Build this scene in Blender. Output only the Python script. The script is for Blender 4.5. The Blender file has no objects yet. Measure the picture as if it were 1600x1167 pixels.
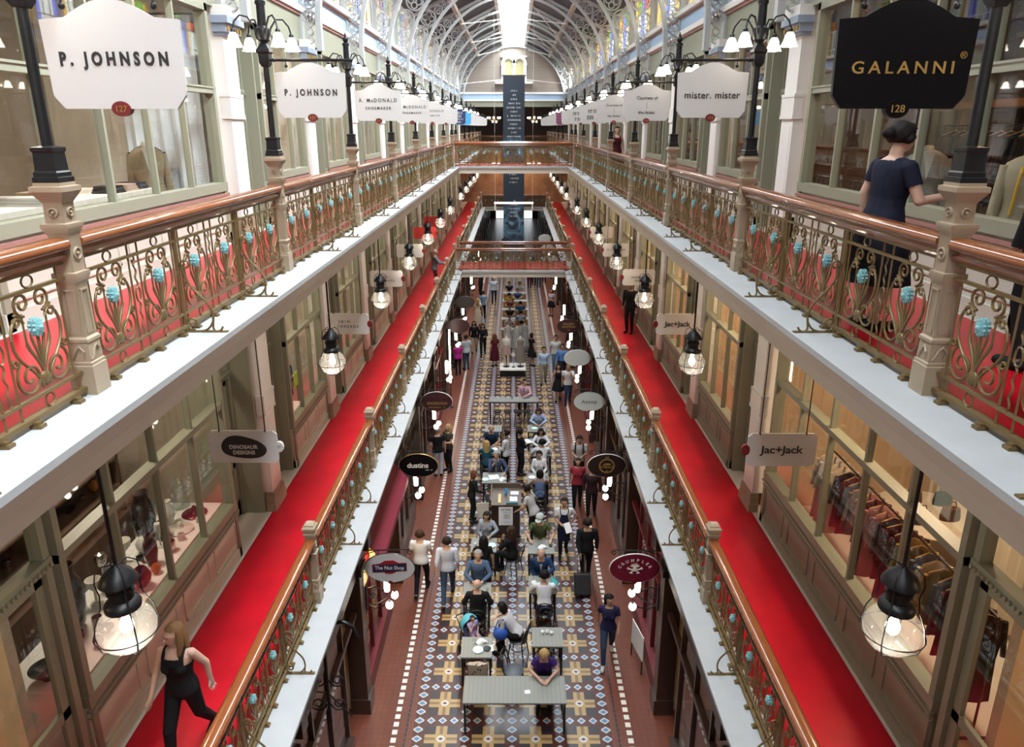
import bpy, bmesh, math, random
from mathutils import Vector, Matrix, Euler
import numpy as np
PI = math.pi
rnd = random.Random(7)
S = bpy.context.scene
C = S.collection
# ---------------------------------------------------------------- camera, world, daylight, exposure
Z1, Z2, ZC = 4.66, 9.57, 11.30          # first gallery, second gallery, eye height
cam_d = bpy.data.cameras.new('camera'); cam = bpy.data.objects.new('camera', cam_d); C.objects.link(cam)
cam_d.sensor_width = 36; cam_d.lens = 1100/1600*36; cam_d.shift_y = -50/1600
cam_d.clip_start = .05; cam_d.clip_end = 300
cam.location = (.036, 0, ZC); cam.rotation_euler = (PI/2 - math.atan(334.8/1100), 0, .0033)
S.camera = cam
S.view_settings.view_transform = 'Standard'; S.view_settings.look = 'None'; S.view_settings.gamma = 1
S.view_settings.exposure = .56
cy = S.cycles
cy.max_bounces = 6; cy.diffuse_bounces = 3; cy.glossy_bounces = 2; cy.transmission_bounces = 3; cy.transparent_max_bounces = 14
cy.caustics_reflective = False; cy.caustics_refractive = False; cy.sample_clamp_indirect = 4
w = bpy.data.worlds.new('sky'); S.world = w; w.use_nodes = True
nt = w.node_tree; nt.nodes.clear()
geo = nt.nodes.new('ShaderNodeTexCoord'); sep = nt.nodes.new('ShaderNodeSeparateXYZ')
def wm(op, a, b):
    n = nt.nodes.new('ShaderNodeMath'); n.operation = op; n.use_clamp = False
    for i, q in enumerate((a, b)):
        if isinstance(q, (int, float)): n.inputs[i].default_value = q
        else: nt.links.new(q, n.inputs[i])
    return n.outputs[0]
SKY_LOW, SKY_SUN, SKY_TOP = 2.0, 66, 20
bg = nt.nodes.new('ShaderNodeBackground'); bg.inputs[0].default_value = (.90, .96, 1, 1)
wo = nt.nodes.new('ShaderNodeOutputWorld')
L = nt.links.new
L(geo.outputs['Generated'], sep.inputs[0])
sx_ = wm('POWER', wm('MAXIMUM', wm('MULTIPLY', wm('ADD', sep.outputs[0], .3), .77), 0), 1.3); sz_ = wm('POWER', wm('MAXIMUM', sep.outputs[2], 0), 2.0)
L(wm('ADD', wm('ADD', wm('MULTIPLY', sx_, SKY_SUN), wm('MULTIPLY', sz_, SKY_TOP)), SKY_LOW), bg.inputs[1])
L(bg.outputs[0], wo.inputs[0])
def area(name, loc, rot, sx, sy, energy=0, col=(1, 1, 1), portal=False):
    l = bpy.data.lights.new(name, 'AREA'); l.shape = 'RECTANGLE'; l.size = sx; l.size_y = sy; l.energy = energy; l.color = col
    if portal: l.cycles.is_portal = True
    o = bpy.data.objects.new(name, l); C.objects.link(o); o.location = loc; o.rotation_euler = rot
    return o
YB, YG = -9.0, 59.0                     # wall behind the camera, gable
area('skylight_opening', (0, (YB+YG)/2, 17.80), (0, 0, 0), 1.9, YG-YB, portal=True)
area('clerestory_opening', (4.75, (YB+YG)/2, 15.05), (0, PI/2, 0), 1.7, YG-YB, portal=True)
area('clerestory_opening', (-4.75, (YB+YG)/2, 15.05), (0, -PI/2, 0), 1.7, YG-YB, portal=True)
# ---------------------------------------------------------------- object helpers
def tag(o, label=None, cat=None, group=None, kind=None):
    if label: o['label'] = label
    if cat: o['category'] = cat
    if group: o['group'] = group
    if kind: o['kind'] = kind
    return o
def thing(name, label, cat, loc=(0, 0, 0), rz=0, group=None):
    o = bpy.data.objects.new(name, None); C.objects.link(o); o.empty_display_size = .1
    o.location = loc; o.rotation_euler = (0, 0, rz)
    return tag(o, label, cat, group)
def copy_tree(o, loc=None, rz=None, label=None, group=None, parent=None):
    c = o.copy(); C.objects.link(c)
    if parent: c.parent = parent
    for ch in o.children: copy_tree(ch, parent=c)
    if loc is not None: c.location = loc
    if rz is not None: c.rotation_euler = (0, 0, rz)
    if label: c['label'] = label
    if group: c['group'] = group
    return c
class MB:
    def __init__(s): s.v = []; s.f = []; s.m = []
    def add(s, vs, fs, mat=0):
        b = len(s.v); s.v += [tuple(p) for p in vs]
        for f in fs: s.f.append([b+i for i in f]); s.m.append(mat)
        return s
    def box(s, x0, x1, y0, y1, z0, z1, mat=0, T=None):
        if x0 > x1: x0, x1 = x1, x0
        if y0 > y1: y0, y1 = y1, y0
        vs = [(x, y, z) for z in (z0, z1) for y in (y0, y1) for x in (x0, x1)]
        if T: vs = [T @ Vector(p) for p in vs]
        return s.add(vs, [(0, 2, 3, 1), (4, 5, 7, 6), (0, 1, 5, 4), (2, 6, 7, 3), (0, 4, 6, 2), (1, 3, 7, 5)], mat)
    def cbox(s, c, d, mat=0, T=None):
        return s.box(c[0]-d[0]/2, c[0]+d[0]/2, c[1]-d[1]/2, c[1]+d[1]/2, c[2]-d[2]/2, c[2]+d[2]/2, mat, T)
    def loft(s, rings, mat=0, cap=True, closed=True):
        n = len(rings[0]); b = len(s.v)
        for r in rings: s.v += [tuple(p) for p in r]
        for k in range(len(rings)-1):
            for i in range(n if closed else n-1):
                j = (i+1) % n
                s.f.append([b+k*n+i, b+k*n+j, b+(k+1)*n+j, b+(k+1)*n+i]); s.m.append(mat)
        if cap:
            s.f.append([b+i for i in reversed(range(n))]); s.m.append(mat)
            s.f.append([b+(len(rings)-1)*n+i for i in range(n)]); s.m.append(mat)
        return s
    def lathe(s, prof, n=16, c=(0, 0, 0), mat=0, T=None, rot=0, sy=1):
        rings = []
        for r, z in prof:
            ring = [Vector((c[0]+r*math.cos(rot+2*PI*i/n), c[1]+sy*r*math.sin(rot+2*PI*i/n), c[2]+z)) for i in range(n)]
            if T: ring = [T @ p for p in ring]
            rings.append(ring)
        return s.loft(rings, mat)
    def sq(s, prof, c=(0, 0, 0), mat=0):       # stepped square shaft: prof = (half width, z)
        return s.lathe([(h*math.sqrt(2), z) for h, z in prof], 4, c, mat, rot=PI/4)
    def tube(s, pts, r=.01, n=6, mat=0, closed=False):
        P = [Vector(p) for p in pts]; rings = []; N = len(P)
        rr = r if hasattr(r, '__len__') else [r]*N
        t0 = ((P[1]-P[0]) if not closed else (P[1]-P[-1])).normalized()
        up = Vector((0, 0, 1)) if abs(t0.z) < .9 else Vector((1, 0, 0))
        u = t0.cross(up).normalized()
        for i in range(N):
            a = P[(i-1) % N] if (closed or i > 0) else P[i]; b = P[(i+1) % N] if (closed or i < N-1) else P[i]
            t = (b-a).normalized()
            u = (u - t*u.dot(t))
            u = u.normalized() if u.length > 1e-6 else t.orthogonal().normalized()
            q = t.cross(u)
            rings.append([P[i] + (u*math.cos(2*PI*k/n) + q*math.sin(2*PI*k/n))*rr[i] for k in range(n)])
        if closed: rings.append(rings[0]); return s.loft(rings, mat, cap=False)
        return s.loft(rings, mat)
    def ball(s, c, r, n=10, m=6, mat=0, T=None):
        rx, ry, rz = r if hasattr(r, '__len__') else (r, r, r)
        rings = []
        for k in range(m+1):
            a = -PI/2 + PI*(k+.0)/m; a = max(-PI/2+.12, min(PI/2-.12, a))
            ring = [Vector((c[0]+rx*math.cos(a)*math.cos(2*PI*i/n), c[1]+ry*math.cos(a)*math.sin(2*PI*i/n), c[2]+rz*math.sin(a))) for i in range(n)]
            if T: ring = [T @ p for p in ring]
            rings.append(ring)
        return s.loft(rings, mat)
    def prism(s, poly, a0, a1, axis='y', mat=0, T=None):   # poly 2D (x,z) for axis y, (y,z) for axis x, (x,y) for axis z
        def P(p, a): return Vector((p[0], a, p[1])) if axis == 'y' else (Vector((a, p[0], p[1])) if axis == 'x' else Vector((p[0], p[1], a)))
        r0 = [P(p, a0) for p in poly]; r1 = [P(p, a1) for p in poly]
        if T: r0 = [T @ p for p in r0]; r1 = [T @ p for p in r1]
        return s.loft([r0, r1], mat)
    def ring(s, c, r0, r1, a0, a1, n=20, mat=0, sz=1):     # flat annulus in xz, thick along y
        rings = []
        for i in range(n):
            t = 2*PI*i/n; cx, sz_ = math.cos(t), math.sin(t)*sz
            rings.append([(c[0]+r1*cx, a0, c[1]+r1*sz_), (c[0]+r1*cx, a1, c[1]+r1*sz_), (c[0]+r0*cx, a1, c[1]+r0*sz_), (c[0]+r0*cx, a0, c[1]+r0*sz_)])
        rings.append(rings[0]); return s.loft(rings, mat, cap=False)
    def mesh(s, name, mats, smooth=False):
        me = bpy.data.meshes.new(name); me.from_pydata(s.v, [], s.f)
        for m in (mats if isinstance(mats, (list, tuple)) else [mats]): me.materials.append(m)
        if any(s.m): me.polygons.foreach_set('material_index', s.m)
        bm = bmesh.new(); bm.from_mesh(me); bmesh.ops.recalc_face_normals(bm, faces=bm.faces); bm.to_mesh(me); bm.free()
        if smooth:
            me.polygons.foreach_set('use_smooth', [True]*len(me.polygons))
            try: me.set_sharp_from_angle(angle=math.radians(smooth if smooth > 1 else 40))
            except Exception: pass
        me.update(); return me
    def build(s, name, mats, parent=None, loc=None, rz=None, smooth=False):
        return put(s.mesh(name, mats, smooth), name, parent, loc, rz)
def put(me, name, parent=None, loc=None, rz=None):
    o = bpy.data.objects.new(name, me); C.objects.link(o)
    if parent: o.parent = parent
    if loc is not None: o.location = loc
    if rz is not None: o.rotation_euler = (0, 0, rz)
    return o
def struct(mb, name, mats, smooth=False, parent=None):
    o = mb.build(name, mats, parent, smooth=smooth)
    if not parent: o['kind'] = 'structure'
    return o
TXT = {}
def text(body, size, mat, parent, loc, rz=0, flat=False, sx=1, ext=.004, name='lettering', align='CENTER', bold=0, tilt=None, spacing=1.0):
    key = (body, size, sx, ext, align, bold, mat.name, flat, spacing)
    if key not in TXT:
        cu = bpy.data.curves.new('t', 'FONT'); cu.body = body; cu.size = size; cu.extrude = ext; cu.align_x = align; cu.align_y = 'CENTER'
        cu.offset = bold; cu.space_character = spacing; cu.resolution_u = 3; cu.space_line = 1.0
        ob = bpy.data.objects.new('t', cu); C.objects.link(ob)
        dg = bpy.context.evaluated_depsgraph_get()
        me = bpy.data.meshes.new_from_object(ob.evaluated_get(dg))
        bpy.data.objects.remove(ob)
        me.transform(Matrix.Diagonal((sx, 1, 1, 1)))
        if not flat: me.transform(Matrix.Rotation(PI/2, 4, 'X'))
        me.materials.clear(); me.materials.append(mat); me.name = name
        TXT[key] = me
    o = bpy.data.objects.new(name, TXT[key]); C.objects.link(o)
    if parent: o.parent = parent
    o.location = loc; o.rotation_euler = tilt if tilt else (0, 0, rz)
    return o
def scribble(parent, x, z, w_, h, mat, y=-.016, seed=1, name='lettering'):      # a line of lettering too small to read
    r = random.Random(seed); b = MB(); c = x-w_/2
    while c < x+w_/2:
        d = h*(.35+.4*r.random()); k = r.random()
        if k < .85:
            b.box(c, c+d*.3, y-.002, y+.002, z-h/2, z+h/2); b.box(c, c+d, y-.002, y+.002, z+h*(.15 if k < .4 else .36), z+h*(.29 if k < .4 else .5))
            if k > .3: b.box(c+d*.7, c+d, y-.002, y+.002, z-h/2, z+h*.3)
        c += d+h*.22
    return b.build(name, mat, parent)
ORD = ['first', 'second', 'third', 'fourth', 'fifth', 'sixth', 'seventh', 'eighth', 'ninth', 'tenth', 'eleventh', 'twelfth', 'thirteenth', 'fourteenth', 'fifteenth', 'sixteenth']
SIDE = {-1: 'left', 1: 'right'}
# ---------------------------------------------------------------- materials
def M(name, col, rough=.5, metal=0, emit=0, ecol=None, spec=.5, noise=0, nscale=20, coat=0, bump=0):
    m = bpy.data.materials.new(name); m.use_nodes = True
    b = m.node_tree.nodes['Principled BSDF']; c = (*col, 1)
    b.inputs['Base Color'].default_value = c; b.inputs['Roughness'].default_value = rough; b.inputs['Metallic'].default_value = metal
    b.inputs['Specular IOR Level'].default_value = spec; b.inputs['Coat Weight'].default_value = coat
    m.diffuse_color = c
    if emit:
        b.inputs['Emission Color'].default_value = (*(ecol or col), 1); b.inputs['Emission Strength'].default_value = emit
    if noise or bump:
        N = m.node_tree.nodes; K = m.node_tree.links.new
        tc = N.new('ShaderNodeTexCoord'); nz = N.new('ShaderNodeTexNoise'); nz.inputs['Scale'].default_value = nscale; nz.inputs['Detail'].default_value = 4
        K(tc.outputs['Object'], nz.inputs['Vector'])
        if noise:
            mp = N.new('ShaderNodeMapRange'); mp.inputs[1].default_value = .3; mp.inputs[2].default_value = .7
            mp.inputs[3].default_value = 1-noise; mp.inputs[4].default_value = 1+noise
            K(nz.outputs[0], mp.inputs[0])
            mx = N.new('ShaderNodeVectorMath'); mx.operation = 'SCALE'; mx.inputs[0].default_value = col; K(mp.outputs[0], mx.inputs['Scale'])
            K(mx.outputs[0], b.inputs['Base Color'])
        if bump:
            bp = N.new('ShaderNodeBump'); bp.inputs['Strength'].default_value = bump; bp.inputs['Distance'].default_value = .01
            K(nz.outputs[0], bp.inputs['Height']); K(bp.outputs[0], b.inputs['Normal'])
    return m
def glass(name, tint=(1, 1, 1), refl=.10, milk=0):
    m = bpy.data.materials.new(name); m.use_nodes = True; N = m.node_tree.nodes; K = m.node_tree.links.new; N.clear()
    t = N.new('ShaderNodeBsdfTransparent'); t.inputs[0].default_value = (*tint, 1)
    g = N.new('ShaderNodeBsdfGlossy'); g.inputs['Roughness'].default_value = .02
    lw = N.new('ShaderNodeLayerWeight'); lw.inputs[0].default_value = .5
    pw = N.new('ShaderNodeMath'); pw.operation = 'POWER'; pw.inputs[1].default_value = 3.5; K(lw.outputs['Facing'], pw.inputs[0])
    ma = N.new('ShaderNodeMath'); ma.operation = 'MULTIPLY_ADD'; ma.inputs[1].default_value = .55; ma.inputs[2].default_value = refl*.4; K(pw.outputs[0], ma.inputs[0])
    mx = N.new('ShaderNodeMixShader'); o = N.new('ShaderNodeOutputMaterial')
    K(ma.outputs[0], mx.inputs[0]); K(t.outputs[0], mx.inputs[1]); K(g.outputs[0], mx.inputs[2])
    if milk:
        d = N.new('ShaderNodeBsdfDiffuse'); d.inputs[0].default_value = (.9, .88, .84, 1); m2 = N.new('ShaderNodeMixShader'); m2.inputs[0].default_value = milk
        K(mx.outputs[0], m2.inputs[1]); K(d.outputs[0], m2.inputs[2]); K(m2.outputs[0], o.inputs[0])
    else: K(mx.outputs[0], o.inputs[0])
    return m
class E:                                   # arithmetic on shader sockets
    def __init__(s, nt, sock): s.nt = nt; s.k = sock
    def op(s, o, b=None):
        n = s.nt.nodes.new('ShaderNodeMath'); n.operation = o; s.nt.links.new(s.k, n.inputs[0])
        if b is not None:
            if isinstance(b, E): s.nt.links.new(b.k, n.inputs[1])
            else: n.inputs[1].default_value = b
        return E(s.nt, n.outputs[0])
    def __add__(s, b): return s.op('ADD', b)
    def __sub__(s, b): return s.op('SUBTRACT', b)
    def __mul__(s, b): return s.op('MULTIPLY', b)
    def lt(s, b): return s.op('LESS_THAN', b)
    def gt(s, b): return s.op('GREATER_THAN', b)
    def abs(s): return s.op('ABSOLUTE')
    def fr(s): return s.op('FRACT')
    def mn(s, b): return s.op('MINIMUM', b)
    def mx(s, b): return s.op('MAXIMUM', b)
def mixcol(nt, fac, a, b):
    n = nt.nodes.new('ShaderNodeMix'); n.data_type = 'RGBA'; nt.links.new(fac.k, n.inputs[0])
    for i, c in ((6, a), (7, b)):
        if isinstance(c, tuple): n.inputs[i].default_value = (*c, 1)
        else: nt.links.new(c, n.inputs[i])
    return n.outputs[2]
def tile_material():
    m = bpy.data.materials.new('encaustic floor tiles'); m.use_nodes = True; nt = m.node_tree
    b = nt.nodes['Principled BSDF']; b.inputs['Roughness'].default_value = .33
    g = nt.nodes.new('ShaderNodeNewGeometry'); sp = nt.nodes.new('ShaderNodeSeparateXYZ'); nt.links.new(g.outputs['Position'], sp.inputs[0])
    x = E(nt, sp.outputs[0]); y = E(nt, sp.outputs[1])
    u = x*(1/.92); v = (y+.23)*(1/.88)
    p = u.fr()-.5; q = v.fr()-.5; ap = p.abs(); aq = q.abs()
    purple = (.022, .016, .021); maroon = (.058, .013, .011); gold = (.33, .215, .085); white = (.46, .46, .45); blue = (.06, .18, .36); terra = (.13, .034, .022)
    col = purple
    cross = (ap.lt(.122)*aq.lt(.345)).mx(aq.lt(.118)*ap.lt(.345))
    col = mixcol(nt, cross, purple, gold)
    # small marks in the cross
    d = ap.mx(aq)
    r2 = (p*p+q*q)
    col = mixcol(nt, ((ap*1.0).mn(aq).lt(.035)*ap.mx(aq).gt(.12))*cross, col, (.16, .10, .045)); col = mixcol(nt, r2.lt(.0072), col, white); col = mixcol(nt, (ap*.7+aq).lt(.04), col, (.08, .012, .018))
    border = ap.mx(aq).gt(.355)
    col = mixcol(nt, border, col, maroon)
    # diamonds along both strip directions
    def dia(sn, along, n=4.0):
        t = ((along*n).fr()-.5).abs()*(1/n)
        return (sn+t)
    sp_ = (ap*-1+.5); sq_ = (aq*-1+.5)
    d1 = dia(sp_*.75, v+.125); d2 = dia(sq_, u+.125)
    w1 = (d1.lt(.094)*ap.gt(.40)); w2 = (d2.lt(.094)*aq.gt(.40)*ap.lt(.41))
    b1 = (d1.lt(.056)*ap.gt(.40)); b2 = (d2.lt(.056)*aq.gt(.40)*ap.lt(.41))
    col = mixcol(nt, w1.mx(w2), col, white); col = mixcol(nt, b1.mx(b2), col, blue)
    # outer aisles
    ax = x.abs()
    nz = nt.nodes.new('ShaderNodeTexNoise'); nz.inputs['Scale'].default_value = 5; nt.links.new(g.outputs['Position'], nz.inputs['Vector'])
    tcol = mixcol(nt, E(nt, nz.outputs[0]), (.105, .028, .016), (.165, .048, .027))
    grout = ((x*8.0).fr().lt(.07)).mx((y*8.0).fr().lt(.07))
    tcol = mixcol(nt, grout*.55, tcol, (.05, .016, .012))
    dash = ((ax-2.29).abs().lt(.052))*(((y*(1/.19)).fr()-.5).abs().lt(.30))
    tcol = mixcol(nt, dash, tcol, (.66, .64, .58))
    dk = ((ax-2.07).abs().lt(.022))*(((y*(1/.12)).fr()-.5).abs().lt(.40))
    tcol = mixcol(nt, dk, tcol, (.02, .02, .025))
    col = mixcol(nt, ax.gt(1.935), col, tcol)
    nt.links.new(col, b.inputs['Base Color'])
    return m
def stripes(name, a, b_, axis, per, duty, rough=.6):
    m = bpy.data.materials.new(name); m.use_nodes = True; nt = m.node_tree; bs = nt.nodes['Principled BSDF']; bs.inputs['Roughness'].default_value = rough
    g = nt.nodes.new('ShaderNodeNewGeometry'); sp = nt.nodes.new('ShaderNodeSeparateXYZ'); nt.links.new(g.outputs['Position'], sp.inputs[0])
    f = (E(nt, sp.outputs[axis])*(1/per)).fr().lt(duty)
    nt.links.new(mixcol(nt, f, a, b_), bs.inputs['Base Color']); return m
def wood(name, a, b_, scale=(2, 14, 14), rough=.3, coat=.3):
    m = bpy.data.materials.new(name); m.use_nodes = True; nt = m.node_tree; bs = nt.nodes['Principled BSDF']; bs.inputs['Roughness'].default_value = rough; bs.inputs['Coat Weight'].default_value = coat
    tc = nt.nodes.new('ShaderNodeTexCoord'); mp = nt.nodes.new('ShaderNodeMapping'); mp.inputs['Scale'].default_value = scale
    nz = nt.nodes.new('ShaderNodeTexNoise'); nz.inputs['Scale'].default_value = 3; nz.inputs['Detail'].default_value = 5
    nt.links.new(tc.outputs['Object'], mp.inputs[0]); nt.links.new(mp.outputs[0], nz.inputs['Vector'])
    nt.links.new(mixcol(nt, E(nt, nz.outputs[0]), a, b_), bs.inputs['Base Color']); return m
m_post = M('taupe painted iron', (.28, .22, .155), .45, noise=.06, nscale=6)
m_iron = M('bronze painted iron', (.135, .090, .035), .40, metal=.3)
m_rose = M('turquoise painted flower', (.20, .43, .46), .5)
m_rail = wood('varnished handrail', (.27, .085, .024), (.13, .036, .011), (14, 1.2, 14), .22, .6)
m_white = M('white paint', (.80, .79, .76), .45)
m_ledge = M('white stone ledge', (.335, .35, .36), .5, noise=.05, nscale=3)
m_beige = M('beige fascia', (.60, .55, .49), .5)
m_carpet = M('red gallery floor', (.35, .003, .011), .30, noise=.12, nscale=2, spec=.35)
m_sage = M('sage paint', (.25, .255, .19), .45)
m_sagel = M('pale sage paint', (.50, .51, .44), .45)
m_rosew = M('dusty rose trim', (.30, .15, .125), .5)
m_blue = M('pale blue cornice', (.34, .48, .66), .5)
m_grey = M('pale grey paint', (.62, .62, .60), .5)
m_black = M('black iron', (.006, .0065, .008), .38, spec=.3)
m_lace = M('white cast iron', (.44, .47, .48), .45)
m_dark = M('dark timber', (.035, .017, .012), .35, coat=.2)
m_maroon = M('maroon paint', (.11, .008, .014), .4)
m_glass = glass('shop glass', (.97, .98, .97), .09)
m_globe = glass('clear globe glass', (.97, .96, .93), .16, .04)
m_bulb = M('lit bulb', (1, .88, .66), .3, emit=22, ecol=(1, .86, .62))
m_bulbf = M('lit lamp glass', (1, .92, .80), .3, emit=9, ecol=(1, .90, .74))
m_signw = M('white sign enamel', (.52, .515, .51), .35)
m_signb = M('black sign enamel', (.003, .003, .004), .3, spec=.15)
m_ink = M('black lettering', (.015, .015, .016), .4)
m_badge = M('oxblood badge', (.13, .010, .012), .35)
m_gold = M('gold lettering', (.40, .25, .07), .35, metal=.5)
m_creamt = M('cream lettering', (.75, .70, .60), .5)
# ---------------------------------------------------------------- the setting
VW, FX = 2.47, 4.42                     # half void, shopfront plane
PY = [11.55+4.25*k for k in range(-4, 12)]
PYF = [p for p in PY if p > 11 or p < 4]            # there is one wide bay beside the camera
YE = 66.0
m_tiles = tile_material()
struct(MB().box(-7.4, 7.4, YB, 92, -.3, 0), 'floor', m_tiles)
# galleries: slab, ledge, fascia, carpet
for s in (-1, 1):
    for z, nm in ((Z1, 'first'), (Z2, 'second')):
        b = MB()
        b.box(s*2.62, s*7.4, YB, YE, z-.34, z-.004, 0)
        b.box(s*VW, s*2.95, YB, YE, z-.05, z, 1)                       # stone ledge with nosing
        b.prism([(s*2.50, z-.05), (s*2.54, z-.19), (s*2.66, z-.21), (s*2.66, z-.05)], YB, YE, 'y', 2 if z == Z2 else 3)
        b.box(s*2.60, s*2.70, YB, YE, z-.34, z-.2, 2 if z == Z2 else 3)
        struct(b, 'gallery_floor', [m_beige, m_ledge, m_beige, m_dark])
        j = MB()
        struct(MB().box(s*2.99, s*4.32, YB, YE, z-.003, z+.006), 'carpet', m_carpet)
# bridges across the void
BY0, BY1 = 33.5, 36.0
for z in (Z1, Z2):
    for y0, y1 in ((BY0, BY1), (62.0, YE), (-2.2, .35)):
        b = MB().box(-2.62, 2.62, y0+.1, y1-.1, z-.33, z-.002, 0).box(-2.62, 2.62, y0, y1, z-.09, z, 1)
        struct(b, 'bridge_floor', [m_beige, m_ledge])
        struct(MB().box(-2.7, 2.7, y0+.25, y1-.1, z-.001, z+.007), 'carpet', m_carpet)
# walls behind the shops and end walls
m_shop = {}
def wallm(n, c): m_shop[n] = M('shop wall '+n, c, .7, noise=.08, nscale=3); return m_shop[n]
wallm('tan', (.56, .41, .27)); wallm('pale', (.62, .56, .48)); wallm('brown', (.10, .06, .04)); wallm('cream', (.50, .44, .36)); wallm('dark', (.06, .045, .038)); wallm('fawn', (.33, .27, .21))
for s, nm in ((-1, 'left'), (1, 'right')):
    b = MB().box(s*7.2, s*7.4, YB, YE, Z2, 13.9, 0 if s < 0 else 1).box(s*7.2, s*7.4, YB, YE, Z1, Z2-.34, 2 if s < 0 else 3).box(s*7.2, s*7.4, YB, 92, 0, Z1-.34, 4)
    struct(b, 'wall_'+nm, [m_shop['fawn'], m_shop['brown'], m_shop['cream'], m_shop['tan'], m_shop['cream']])
    # second-floor ceiling behind the facade, entablature, cornice and clerestory wall
    e = MB()
    e.box(s*4.40, s*7.4, YB, YE, Z2+3.75, Z2+4.0, 0)
    e.box(s*4.38, s*4.70, YB, YG+.6, Z2+3.42, Z2+3.92, 1)
    e.box(s*4.34, s*4.70, YB, YG+.6, Z2+3.92, Z2+3.98, 2).box(s*4.30, s*4.70, YB, YG+.6, Z2+3.98, Z2+4.10, 0)
    e.box(s*4.36, s*4.70, YB, YG+.6, Z2+4.10, Z2+4.40, 3).box(s*4.32, s*4.70, YB, YG+.6, Z2+4.40, Z2+4.46, 2).box(s*4.24, s*4.72, YB, YG+.6, Z2+4.46, Z2+4.58, 0)
    e.box(s*4.46, s*4.70, YB, YG+.6, Z2+6.05, Z2+6.35, 0)
    struct(e, 'cornice', [m_white, m_sage, m_rosew, m_blue])
struct(MB().box(-7.4, 7.4, YB-.2, YB, 0, 19), 'wall_back', m_shop['pale'])
m_roof = stripes('dark roof boards', (.020, .013, .019), (.15, .14, .15), 1, .42, .12)
m_tan = M('tan purlin', (.34, .26, .20), .6)
SE, ZE, SK, ZK = 4.62, Z2+6.3, .90, 17.58            # eaves and skylight edge
for s, nm in ((-1, 'left'), (1, 'right')):
    r = MB(); r.prism([(s*SE, ZE), (s*SK, ZK), (s*SK, ZK+.12), (s*SE, ZE+.12)], YB, YG+.6, 'y')
    struct(r, 'roof', m_roof)
    pu = MB(); px, pz = s*2.75, ZE+(ZK-ZE)*(SE-2.75)/(SE-SK)
    pu.box(px-.09, px+.09, YB, YG, pz-.24, pz-.03); struct(pu, 'roof_purlin', m_tan)
    pu = MB().box(s*SK-.10, s*SK+.10, YB, YG, ZK-.16, ZK+.14); struct(pu, 'roof_purlin', m_white)
m_sky_glass = glass('skylight glass', (1, 1, 1), .03)
n = 0
for k in range(16):                                   # skylight lights with glazing bars, one frame per bay
    y0 = YB+(YG-YB)*k/16; y1 = YB+(YG-YB)*(k+1)/16
    wdw = MB().box(-.95, .95, y0, y0+.07, ZK+.10, ZK+.17)
    for i in range(-2, 3): wdw.box(i*.32-.014, i*.32+.014, y0, y1, ZK+.12, ZK+.16)
    for i in range(1, 4): wdw.box(-.95, .95, y0+(y1-y0)*i/4-.012, y0+(y1-y0)*i/4+.012, ZK+.12, ZK+.16)
    n += 1; o = struct(wdw, 'window_%d' % n, m_white)
    MB().box(-.93, .93, y0+.07, y1, ZK+.175, ZK+.18).build('pane', m_sky_glass, o)
# ribs: one casting per truss
def rib_mesh():
    b = MB(); R, ZR, t = 3.95, 13.30, .075
    b.prism  # arch
    N = 40; arc = []
    for i in range(N+1):
        a = PI*i/N; arc.append(a)
    rings = [[((R)*math.cos(a), -t, ZR+R*math.sin(a)), ((R)*math.cos(a), t, ZR+R*math.sin(a)), ((R+.11)*math.cos(a), t, ZR+(R+.11)*math.sin(a)), ((R+.11)*math.cos(a), -t, ZR+(R+.11)*math.sin(a))] for a in arc]
    b.loft(rings)
    for s in (-1, 1):
        b.box(s*3.95, s*4.06, -t, t, Z2+3.25, ZR)                                 # leg of the arch
        b.box(s*4.33, s*4.45, -.09, .09, Z2+3.25, ZE)                             # wall post
        dx, dz = SK-SE, ZK-ZE; L_ = math.hypot(dx, dz)
        nx, nz_ = -dz/L_, dx/L_
        q = [(SE-.2, ZE-.02), (SK, ZK-.02), (SK, ZK-.14), (SE-.2, ZE-.14)]
        b.prism([(s*x, z) for x, z in q], -.07, .07, 'y')
        # lace rings between arch and rafter
        def outer(a):                                                             # distance from the arch centre to wall or rafter
            c, d = math.cos(a), math.sin(a); best = 9
            if c > 1e-6:
                tt = 4.34/c
                if ZR+tt*d < ZE-.1: best = tt
            den = (d*dx - c*dz)
            # line through (SE,ZE-.14) direction (dx,dz)
            tt2 = (dx*((ZE-.14)-ZR) - dz*(SE-.2))/den if abs(den) > 1e-9 else 9
            if tt2 > 0: best = min(best, tt2)
            return best
        def rosette(a, r):
            rc = R+.11+(outer(a)-R-.11)/2; cx, cz = s*rc*math.cos(a), ZR+rc*math.sin(a)
            b.ring((cx, cz), r*.86, r, -.035, .035, 18)
            if r > .14:
                for i in range(4):
                    aa = a+PI/4+i*PI/2
                    b.ring((cx+r*.44*math.cos(aa), cz+r*.44*math.sin(aa)), r*.26, r*.37, -.03, .03, 10)
                b.ring((cx, cz), r*.10, r*.2, -.03, .03, 8)
            elif r > .07:
                b.ring((cx, cz), r*.3, r*.5, -.03, .03, 8)
        a = math.radians(34)
        rosette(a, (outer(a)-R-.11)/2)
        for sg in (1, -1):
            a = math.radians(34)
            for _ in range(16):
                g0 = (outer(a)-R-.11)/2; rc = R+.1+g0
                na = a+sg*.02
                for _2 in range(200):
                    g1 = (outer(na)-R-.11)/2
                    if g1 <= .02 or (na-a)*sg*rc >= g0+g1: break
                    na += sg*.004
                if g1 < .035 or na > math.radians(86) or na < math.radians(1.5): break
                a = na; rosette(a, g1)
                # cusps that fill the gaps
        for i in range(5):
            z = Z2+3.4+i*.16; b.ring((s*4.195, z+.06), .055, .08, -.03, .03, 10)
    return b.mesh('roof_rib', m_lace)
me = rib_mesh()
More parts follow.
